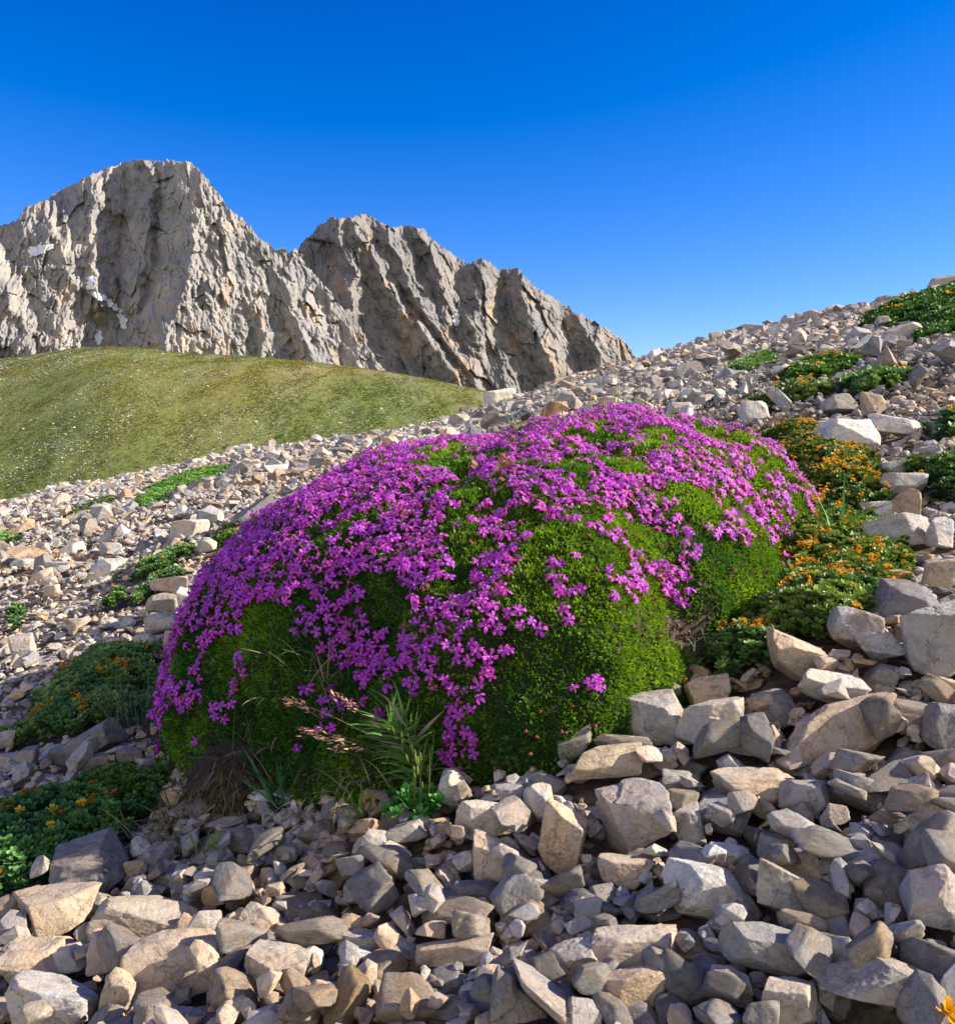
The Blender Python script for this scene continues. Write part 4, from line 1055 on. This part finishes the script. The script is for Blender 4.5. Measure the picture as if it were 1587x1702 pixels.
    for q in (.12, .35, .7, 1.0):
        b_ = P[0].copy(); b_[:, 1] += q * 520 * k; b_[:, 2] = b_[:, 2] * (1 - q ** 1.1) - 16 * q + 18 * noise(st3(xs / 30, q * 9, 1), seed + 51) * q * (1 - q); b_[:, 0] *= 1 + .12 * q; back.append(b_)
    A_ = np.concatenate([np.array(back[::-1]), P], 0)
    tone = np.zeros(A_.shape); base = np.array(ctone[0]); wm = np.array(ctone[1])
    w_ = np.clip(.35 + 1.2 * noise(st3(Xp / 55, Row / 75, 3), seed + 61) + .6 * noise(st3(Xp / 14, Row / 30, 3), seed + 62), 0, 1)[..., None]
    tf_ = base * (1 - w_) + wm * w_
    orp = sm(.34, .55, noise(st3(Xp / 30, Row / 45, 7), seed + 71) + .25 * noise(st3(Xp / 8, Row / 14, 7), seed + 72) + .12 * (Row > 470))[..., None]
    tf_ = tf_ * (1 - orp * .4) + np.array([.42, .29, .18]) * orp * .4
    tone[4:] = tf_; tone[:4] = base
    o = tag(link(name, mesh(name, A_.reshape(-1, 3), grid_faces(*A_.shape[:2]), [M_ROCK], True, tone.reshape(-1, 3))), kind='structure')
    fcs = grid_faces(*P.shape[:2]); fx = Xp.reshape(-1)[fcs[:, 0]]; fy = Row.reshape(-1)[fcs[:, 0]]
    jit = noise(st3(fx / 9, fy / 6, 1), 200) * .6 + noise(st3(fx / 3, fy / 2.2, 1), 201) * .25
    for poly in patches:
        dmin = np.full(len(fx), 9.)
        for (cx_, cy_, ra, rb, an) in poly:
            c, s_ = math.cos(math.radians(an)), math.sin(math.radians(an)); X_ = (fx - cx_) * c + (fy - cy_) * s_; Y_ = -(fx - cx_) * s_ + (fy - cy_) * c
            dmin = np.minimum(dmin, np.hypot(X_ / ra, Y_ / rb))
        kf = fcs[dmin + jit < 1]
        if len(kf) < 5: continue
        # snow fills the hollow: smooth the depth and lie in front of the rock
        ids, inv = np.unique(kf, return_inverse=True); Vn = P.reshape(-1, 3)[ids]; Vn = Vn * (1 - (5.0 * k) / Vn[:, 1:2])
        tag(link('snow_patch', mesh('snow_patch', Vn, inv.reshape(-1, 4), [M_SNOW])), kind='structure')
    return o
R1 = [(-900, 610), (-700, 560), (-520, 500), (-420, 470), (-260, 430), (-120, 410), (-40, 392), (0, 378), (25, 370), (42, 345), (80, 330), (110, 312), (150, 292), (180, 280), (215, 270), (235, 265), (262, 270), (290, 266), (318, 272), (345, 300), (368, 330), (380, 350), (402, 362), (418, 380), (428, 393), (438, 404), (450, 406), (458, 418), (472, 414), (482, 424), (491, 412), (500, 428), (510, 444), (560, 500), (640, 620), (700, 730)]
B1 = [([(312, 268), (321, 336), (325, 378), (314, 428), (308, 477), (285, 530), (270, 590)], 100, 240, 118),
      ([(238, 266), (262, 310), (246, 345), (243, 400), (236, 450), (226, 500)], 44, 44, 70),
      ([(150, 290), (160, 330), (152, 385), (150, 440), (160, 500)], 80, 55, 62),
      ([(60, 335), (90, 380), (110, 430), (120, 480), (100, 600)], 90, 70, 58),
      ([(-60, 400), (0, 470), (30, 520), (60, 600)], 90, 60, 46),
      ([(430, 398), (455, 450), (500, 540), (520, 600)], 46, 50, 50),
      ([(385, 352), (400, 420), (430, 500), (440, 600)], 40, 40, 56)]
mountain('rocky_peak', '', R1, -900, 700, 1150, B1, .12, 401, ((.262, .257, .25), (.335, .315, .288)), lambda x: np.interp(x, [-100, 150, 290, 340, 520], [-.5, -.25, -.1, .2, .45]), lambda X_, Y_: np.interp(X_, [-300, -100, 175, 215, 700], [150, 120, 0, 0, 0]) * sm(300, 420, Y_),
         patches=([(66, 414, 20, 8, -15)], [(165, 492, 14, 6, 20), (150, 470, 6, 12, 20), (185, 505, 16, 5, 45), (203, 530, 6, 16, -20)], [(163, 560, 6, 12, 0)], [(70, 640, 1, 1, 0)]))
R2 = [(380, 730), (430, 560), (470, 470), (488, 428), (500, 405), (515, 395), (532, 372), (550, 362), (580, 364), (605, 356), (625, 368), (650, 380), (680, 376), (705, 384), (735, 412), (775, 438), (800, 432), (830, 448), (860, 448), (880, 468), (900, 485), (940, 510), (985, 535), (1020, 555), (1045, 575), (1058, 600), (1090, 650), (1140, 730)]
B2 = [([(560, 362), (585, 400), (592, 450), (575, 520), (560, 600)], 40, 40, 48),
      ([(585, 366), (622, 440), (660, 500), (705, 560), (760, 630)], 46, 42, 58),
      ([(640, 380), (672, 450), (712, 520), (760, 590), (800, 650)], 36, 46, 56),
      ([(690, 378), (715, 420), (735, 480), (750, 530)], 34, 50, 54),
      ([(800, 434), (800, 470), (792, 520), (790, 560)], 44, 46, 62),
      ([(860, 450), (880, 520), (900, 580), (935, 640)], 40, 60, 58),
      ([(960, 525), (990, 570), (1010, 640)], 50, 40, 40),
      ([(840, 600), (850, 690)], 50, 50, 40)]
mountain('rocky_ridge', '', R2, 380, 1140, 1420, B2, .42, 877, ((.195, .192, .19), (.25, .236, .22)), lambda x: np.interp(x, [480, 560, 640, 900, 1050], [-.1, .1, .5, .4, .6]), lambda X_, Y_: -.35 * (X_ - 500) * (X_ > 500),
         patches=([(512, 584, 24, 9, 28)], [(757, 530, 5, 13, 0)]))

# ------------------------------------------------------------------ grasses and small plants
def ribbon(P0, d, L, w_, droop, nseg=6, twist=0):
    """a curved blade: returns verts, faces"""
    d = np.array(d, float); d /= np.linalg.norm(d); side = np.cross(d, [0, 0, 1.]); ns = np.linalg.norm(side)
    side = side / ns if ns > .05 else np.array([1., 0, 0])
    ca, sa = math.cos(twist), math.sin(twist); up = np.cross(side, d); side = side * ca + up * sa
    V = []; p = np.array(P0, float); step = L / nseg
    for i in range(nseg + 1):
        t = i / nseg; ww = w_ * (1 - t ** 1.8) * (.6 + .4 * min(1, t * 4)) + w_ * .04
        V += [p - side * ww * .5, p + side * ww * .5]
        d = d + np.array([0, 0, -droop / nseg]); d /= np.linalg.norm(d); p = p + d * step
    Fc = []
    for i in range(nseg): x = 2 * i; Fc += [(x, x + 1, x + 3), (x, x + 3, x + 2)]
    return np.array(V), np.array(Fc), p, d
def grass_clump(label, px, py, n, L, w_=.0012, spread=.7, lean=(0, 0), droop=.6, cols=((.06, .14, .03), (.13, .2, .05)), dry=.15, group=None, name='grass_tuft', base=None, rad=.006, up=0.):
    b = np.array(base) if base is not None else hit(px, py); b = b + np.array([0, 0, up])
    root = link(name, None, loc=tuple(b)); tag(root, label, 'grass', group); mg, md = MB(), MB(); nd = 0
    for i in range(n):
        a = random.uniform(0, 6.283); s = random.random() ** .6 * spread; d = (math.cos(a) * s + lean[0], math.sin(a) * s + lean[1], 1)
        P0 = np.array([random.gauss(0, rad), random.gauss(0, rad), -.002]); isd = random.random() < dry
        V_, F_, _, _ = ribbon(P0, d, L * random.uniform(.45, 1.1), w_ * random.uniform(.7, 1.2), droop * random.uniform(.3, 1.6), 6, random.uniform(-.8, .8))
        if isd: md.add(V_, F_, np.array([.30, .24, .15]) * random.uniform(.6, 1.2)); nd += 1
        else:
            t = random.random(); mg.add(V_, F_, (np.array(cols[0]) * (1 - t) + np.array(cols[1]) * t) * random.uniform(.75, 1.25))
    if mg.n: mg.build('green_blades', M_GRASS, root)
    if nd: md.build('dry_blades', M_DRY, root)
    return root
GG = 'grass tufts around the cushion'
def oc(px, py, lift=0):
    p, n = on_cushion(px, py); return p + n * lift
grass_clump('wispy grass tuft behind the top of the cushion, centre', 960, 672, 26, .19, .0034, .5, (-.15, 0), .35, ((.12, .2, .05), (.25, .3, .1)), .3, GG, base=(.13, 1.28, float(G(.13, 1.28))), rad=.05)
grass_clump('green grass tuft behind the cushion top, right of the wispy one', 1000, 672, 20, .17, .0034, .4, (0, 0), .4, ((.1, .2, .04), (.2, .3, .08)), .2, GG, base=(.20, 1.26, float(G(.20, 1.26))), rad=.03)
grass_clump('bright green broad bladed tuft rising from the right mat', 1385, 905, 12, .052, .0024, .9, (.25, 0), .6, ((.09, .26, .03), (.16, .38, .05)), 0, GG, up=.012)
grass_clump('thin green blades arching over the right edge of the flowers', 1335, 880, 9, .055, .0016, 1.0, (-.3, 0), .8, ((.1, .24, .04), (.18, .33, .06)), .1, GG, up=.02)
grass_clump('dry and green grass tuft at the lower edge of the soil hollow', 1050, 1030, 34, .022, .0011, 1.2, (.1, -.3), .4, ((.12, .2, .04), (.2, .28, .07)), .45, GG, base=oc(1050, 1045), rad=.006)
grass_clump('long leaved sprig on the bare soil right of the cushion', 1215, 1035, 12, .022, .0026, 1.2, (.4, -.2), .5, ((.08, .18, .03), (.18, .28, .06)), .3, GG, up=.006)
grass_clump('withered star shaped sprig in the orange flecked mat', 1275, 935, 12, .026, .0028, 1.2, (-.1, -.2), .5, ((.12, .2, .03), (.24, .3, .08)), .35, GG, up=.014)
grass_clump('dry straw and green blades along the edge of the soil hollow', 1200, 1000, 60, .026, .0012, 1.3, (.1, -.3), .6, ((.14, .24, .05), (.24, .34, .09)), .5, GG, up=.004, rad=.012)
grass_clump('small pale sprig on the shaded soil below the hollow', 1180, 1100, 9, .012, .001, 1.1, (0, 0), .4, ((.14, .22, .08), (.25, .32, .14)), 0, GG, up=.01)
for (q, lab, nn_, L_) in [((500, 1085), 'thin grass tangled over the shaded flank, topmost', 46, .040), ((560, 1120), 'dark grass tuft on the shaded flank beside the flowers', 44, .036), ((430, 1240), 'spiky grass tuft low on the shaded flank', 40, .036), ((590, 1180), 'faint grass on the flank behind the reddish seed heads', 30, .032), ((470, 1150), 'loose grass blades half way down the shaded flank', 26, .036)]:
    grass_clump(lab, 0, 0, nn_, L_, .0010, 1.1, (-.1, -.9), .55, ((.05, .12, .03), (.12, .2, .06)), .3, GG, base=oc(*q), rad=.010)
grass_clump('tall blue green grass against the left side of the cushion', 235, 1195, 70, .055, .0011, .7, (.0, 0), .6, ((.04, .11, .05), (.09, .17, .08)), .12, GG, rad=.014)
grass_clump('broad bladed grass rosette under the shaded flank', 470, 1325, 30, .042, .0022, 1.0, (0, -.2), .7, ((.03, .12, .05), (.06, .17, .06)), .1, GG, rad=.005)
grass_clump('dry straw tangle at the lower left foot of the cushion', 290, 1370, 90, .036, .0011, 1.6, (-.2, -.2), 1.1, ((.06, .12, .04), (.1, .15, .05)), .75, GG, rad=.018)
grass_clump('mixed green and dry grass left of the dark soil lump', 330, 1330, 70, .034, .0010, 1.0, (-.1, -.1), .7, ((.05, .13, .03), (.1, .19, .05)), .4, GG, rad=.010)
grass_clump('dry brown roots hanging under the cushion front', 600, 1335, 80, .028, .0009, 1.5, (0, -.3), 1.5, ((.05, .09, .03), (.08, .12, .04)), .85, GG, base=hit(600, 1330) + np.array([0, 0, .014]), rad=.016)
grass_clump('short green sprouts in the shaded gravel at the bottom left', 345, 1440, 14, .014, .0016, 1.0, (0, 0), .3, ((.1, .2, .04), (.15, .25, .05)), 0, GG, up=.012)
grass_clump('yellow green sprig between the shaded gravel and the pile', 600, 1378, 20, .016, .002, .8, (0, 0), .3, ((.12, .2, .03), (.2, .28, .05)), .1, GG, up=.01)

# seed-headed grass and pod plant in front of the cushion
b = hit(705, 1312); b = b + np.array([0, -.006, .006])
root = link('seed_grass', None, loc=tuple(b)); tag(root, 'leaning grass with reddish seed heads in front of the shaded cushion', 'grass')
mg, ms, mh = MB(), MB(), MB()
for i in range(170):
    h0 = random.uniform(.0, .034); a = random.uniform(0, 6.28); s = random.uniform(.4, 1.5)
    d = (math.cos(a) * s - .55, math.sin(a) * s * .6 - .2, .8); V_, F_, _, _ = ribbon((-.016 * h0 / .04 + random.gauss(0, .003), random.gauss(0, .003), h0), d, random.uniform(.014, .032), random.uniform(.0014, .0027), random.uniform(.1, .9), 6, random.uniform(-1, 1))
    mg.add(V_, F_, np.array([.13, .26, .06]) * random.uniform(.6, 1.6) if random.random() < .9 else np.array([.36, .30, .2]))
for (dx, dz, hx_) in ((-.052, .048, .9), (-.046, .033, .7), (-.040, .028, .5), (-.034, .022, .4), (-.030, .044, .7)):
    L = math.hypot(dx, dz); V_, F_, p, d = ribbon((-.004, -.004, .012), (dx * 1.0, -.006, dz - .004), L * 1.0, .0007, .35, 8); ms.add(V_, F_, (.30, .26, .12))
    for k in range(34):
        q = p - d * random.uniform(0, .016) + np.array([random.gauss(0, .0011), random.gauss(0, .0011), random.gauss(0, .0011)])
        dd = d + np.array([random.gauss(0, .4), random.gauss(0, .4), random.gauss(0, .3)]); V2, F2, _, _ = ribbon(q, dd, random.uniform(.0022, .004), .0011, .1, 2, random.uniform(-1.5, 1.5))
        mh.add(V2, F2, np.array(random.choice([(.34, .16, .13), (.45, .28, .20), (.30, .13, .12), (.5, .38, .25)])) * random.uniform(.8, 1.2))
mg.build('blades', M_GRASS, root); ms.build('stalks', M_DRY, root); mh.build('seed_heads', M_DRY, root)
b = hit(700, 1352); root = link('pod_plant', None, loc=tuple(b)); tag(root, 'little fleshy rosette plant with pod bearing stem in front of the cushion', 'plant')
mr = MB()
for i in range(34):
    p = np.array([random.gauss(0, .0085), random.gauss(0, .005), random.uniform(.001, .010)]); V_, F_, C_ = ROS[i % 5]
    mr.inst(V_, F_, p[None], frames(np.array([[random.gauss(0, .4), random.gauss(-.3, .3), 1.]])), np.array([random.uniform(.0045, .0065)]), C_[None] * np.array([.07, .22, .04]) * random.uniform(.8, 1.5))
mr.build('rosettes', M_MAT, root)
mst, mpd = MB(), MB()
for dx in (0, .004, -.003):
    V_, F_, p, d = ribbon((dx, -.003, .004), (dx * 8, -.05, 1), .034, .0010, .05, 6); mst.add(V_, F_, (.24, .20, .05)); V_, F_, _, _ = ribbon((dx, -.003, .004), (dx * 8, -.05, 1), .034, .0010, .05, 6, 1.5); mst.add(V_, F_, (.24, .20, .05))
for k in range(10):
    q = np.array([random.gauss(0, .0045), -.004 + random.gauss(0, .002), random.uniform(.016, .036)]); N_ = np.array([[q[0] * 60, random.gauss(0, .3), 1.2]])
    mpd.inst(ICO[2][0] * np.array([.22, .22, 1.]), ICO[2][1], q[None], frames(N_), np.array([random.uniform(.0022, .0038)]), np.array([.14, .20, .04])[None, None] * random.uniform(.8, 1.4))
mst.build('stem', M_DRY, root); mpd.build('seed_pods', M_MAT, root)

# withered red-brown bloom with pale stem growing out of the cushion top
b = oc(812, 800, .002); root = link('withered_bloom', None, loc=tuple(b)); tag(root, 'withered reddish flower head on a pale stem near the cushion top', 'dried flower'); root.scale = (.72,) * 3; root.rotation_euler = (.2, .5, 0)
V = []; Fc = []; prof = [(-.004, .0012), (.004, .0011), (.010, .0016), (.016, .0034), (.021, .0062), (.024, .0075)]
for (z, r_) in prof:
    for k in range(10): V.append((r_ * math.cos(k * .628) + z * .25, r_ * math.sin(k * .628), z))
for i in range(len(prof) - 1):
    for k in range(10): a = i * 10 + k; c = i * 10 + (k + 1) % 10; Fc += [(a, c, c + 10), (a, c + 10, a + 10)]
link('stem', mesh('stem', V, Fc, [M_DRY], True, np.tile([.42, .30, .20], (len(V), 1))), root)
mh = MB()
for k in range(120):
    a = random.uniform(0, 6.28); r_ = .007 * math.sqrt(random.random()); V2, F2, _, _ = ribbon((r_ * math.cos(a) + .006, r_ * math.sin(a), .022 + random.uniform(-.003, .004)), (math.cos(a), math.sin(a), .8), random.uniform(.003, .006), .0016, .4, 3, random.uniform(-1, 1))
    mh.add(V2, F2, np.array(random.choice([(.22, .07, .06), (.36, .16, .10), (.30, .05, .12), (.2, .12, .04)])))
mh.build('flower_head', M_DRY, root)
b = oc(790, 795); root = link('curled_leaf', None, loc=tuple(b + np.array([0, -.004, .004]))); root.scale = (.6,) * 3; root.rotation_euler = (.5, -.3, 0); tag(root, 'curled yellow brown leaf beside the withered flower on the cushion', 'leaf'); ml = MB()
tl = np.linspace(0, 1, 9); ul = np.linspace(-1, 1, 7); T_, U_ = np.meshgrid(tl, ul, indexing='ij'); wl_ = .0085 * np.sin(T_ * np.pi * .9 + .2)
Vl = np.stack([U_ * wl_ * .8, .004 * (U_ ** 2) * 1.2 - .002 * T_, T_ * .018 + .0008 * np.sin(U_ * 9 + T_ * 12)], -1).reshape(-1, 3); fq = grid_faces(9, 7)
mm = mesh('blade', Vl, fq, [M_DRY], True, np.array([.26, .19, .03]) * (1 + .35 * noise(Vl * 400, 5))[:, None]); link('blade', mm, root)

# dark soil lump with rusty moss under the shaded flank
b = hit(385, 1340); D_, Fs = ICO[5]; ex = np.array([.027, .018, .020]); Pn = D_ * (1 + .30 * fbm(D_ * 2.4 + 5, 5, 140, .62))[:, None] * ex
oran = .55 * sm(.2, .5, -D_[:, 2] * .6 - D_[:, 1] * .5 + .5 * noise(D_ * 3, 141))[:, None] * sm(-.5, .1, -D_[:, 1])[:, None]
lump = link('soil_lump', mesh('soil_lump', Pn, Fs, [M_BASE], True, np.array([.045, .033, .024]) * (1 - oran) + np.array([.13, .075, .015]) * oran), loc=(b[0], b[1] + .012, b[2] + .012))
tag(lump, 'dark soil lump with rusty orange moss under the shaded cushion', 'soil lump')
mf = MB()
for k in range(520):
    i = random.randrange(len(Pn)); p = Pn[i]
    if D_[i][1] > .3: continue
    V2, F2, _, _ = ribbon(p, D_[i] * .6 + np.array([random.gauss(0, .5), -.2, random.gauss(0, .4)]), random.uniform(.005, .016), .0006, 1.2, 4); mf.add(V2, F2, np.array([.20, .16, .11]) * random.uniform(.5, 1.3))
mf.build('root_fibres', M_DRY, lump)

# yellow flowers of the lower-left mat and the blurred one bottom right
def yellow_flower(px, py, label, s=.0035, lift=.02, col=(.75, .5, .02)):
    p = hit(px, py, lift); root = link('yellow_flower', None, loc=tuple(p)); tag(root, label, 'flower', 'yellow flowers'); m_ = MB()
    for k in range(6):
        a = k * 1.047; V_, F_, C_ = ROS[1]; 
    V_, F_, C_ = leaf_rosette(77, 6, 5); m_.inst(V_, F_, np.zeros((1, 3)), frames(np.array([[.1, -.4, 1.]])), np.array([s]), C_[None] * np.array(col)); m_.build('petals', M_PETAL, root)
    ms_ = MB(); V2, F2, _, _ = ribbon((0, 0, -lift), (0, 0, 1), lift, .0008, 0, 3); ms_.add(V2, F2, (.08, .16, .03)); ms_.build('stem', M_GRASS, root)
yellow_flower(33, 1348, 'yellow flower on the dark mat nearest the left edge')
yellow_flower(88, 1345, 'greenish yellow flower in the middle of the dark mat top', col=(.45, .5, .03))
yellow_flower(135, 1336, 'yellow flower at the right end of the dark mat')
yellow_flower(84, 1372, 'orange yellow flower lower down on the dark mat', s=.003)
yellow_flower(1574, 1684, 'orange yellow flower in the bottom right corner of the photo', s=.0046, lift=.006, col=(.8, .42, .01))
yellow_flower(28, 1345, 'tiny yellow bloom beside the nearest left edge flower', s=.002) if False else None
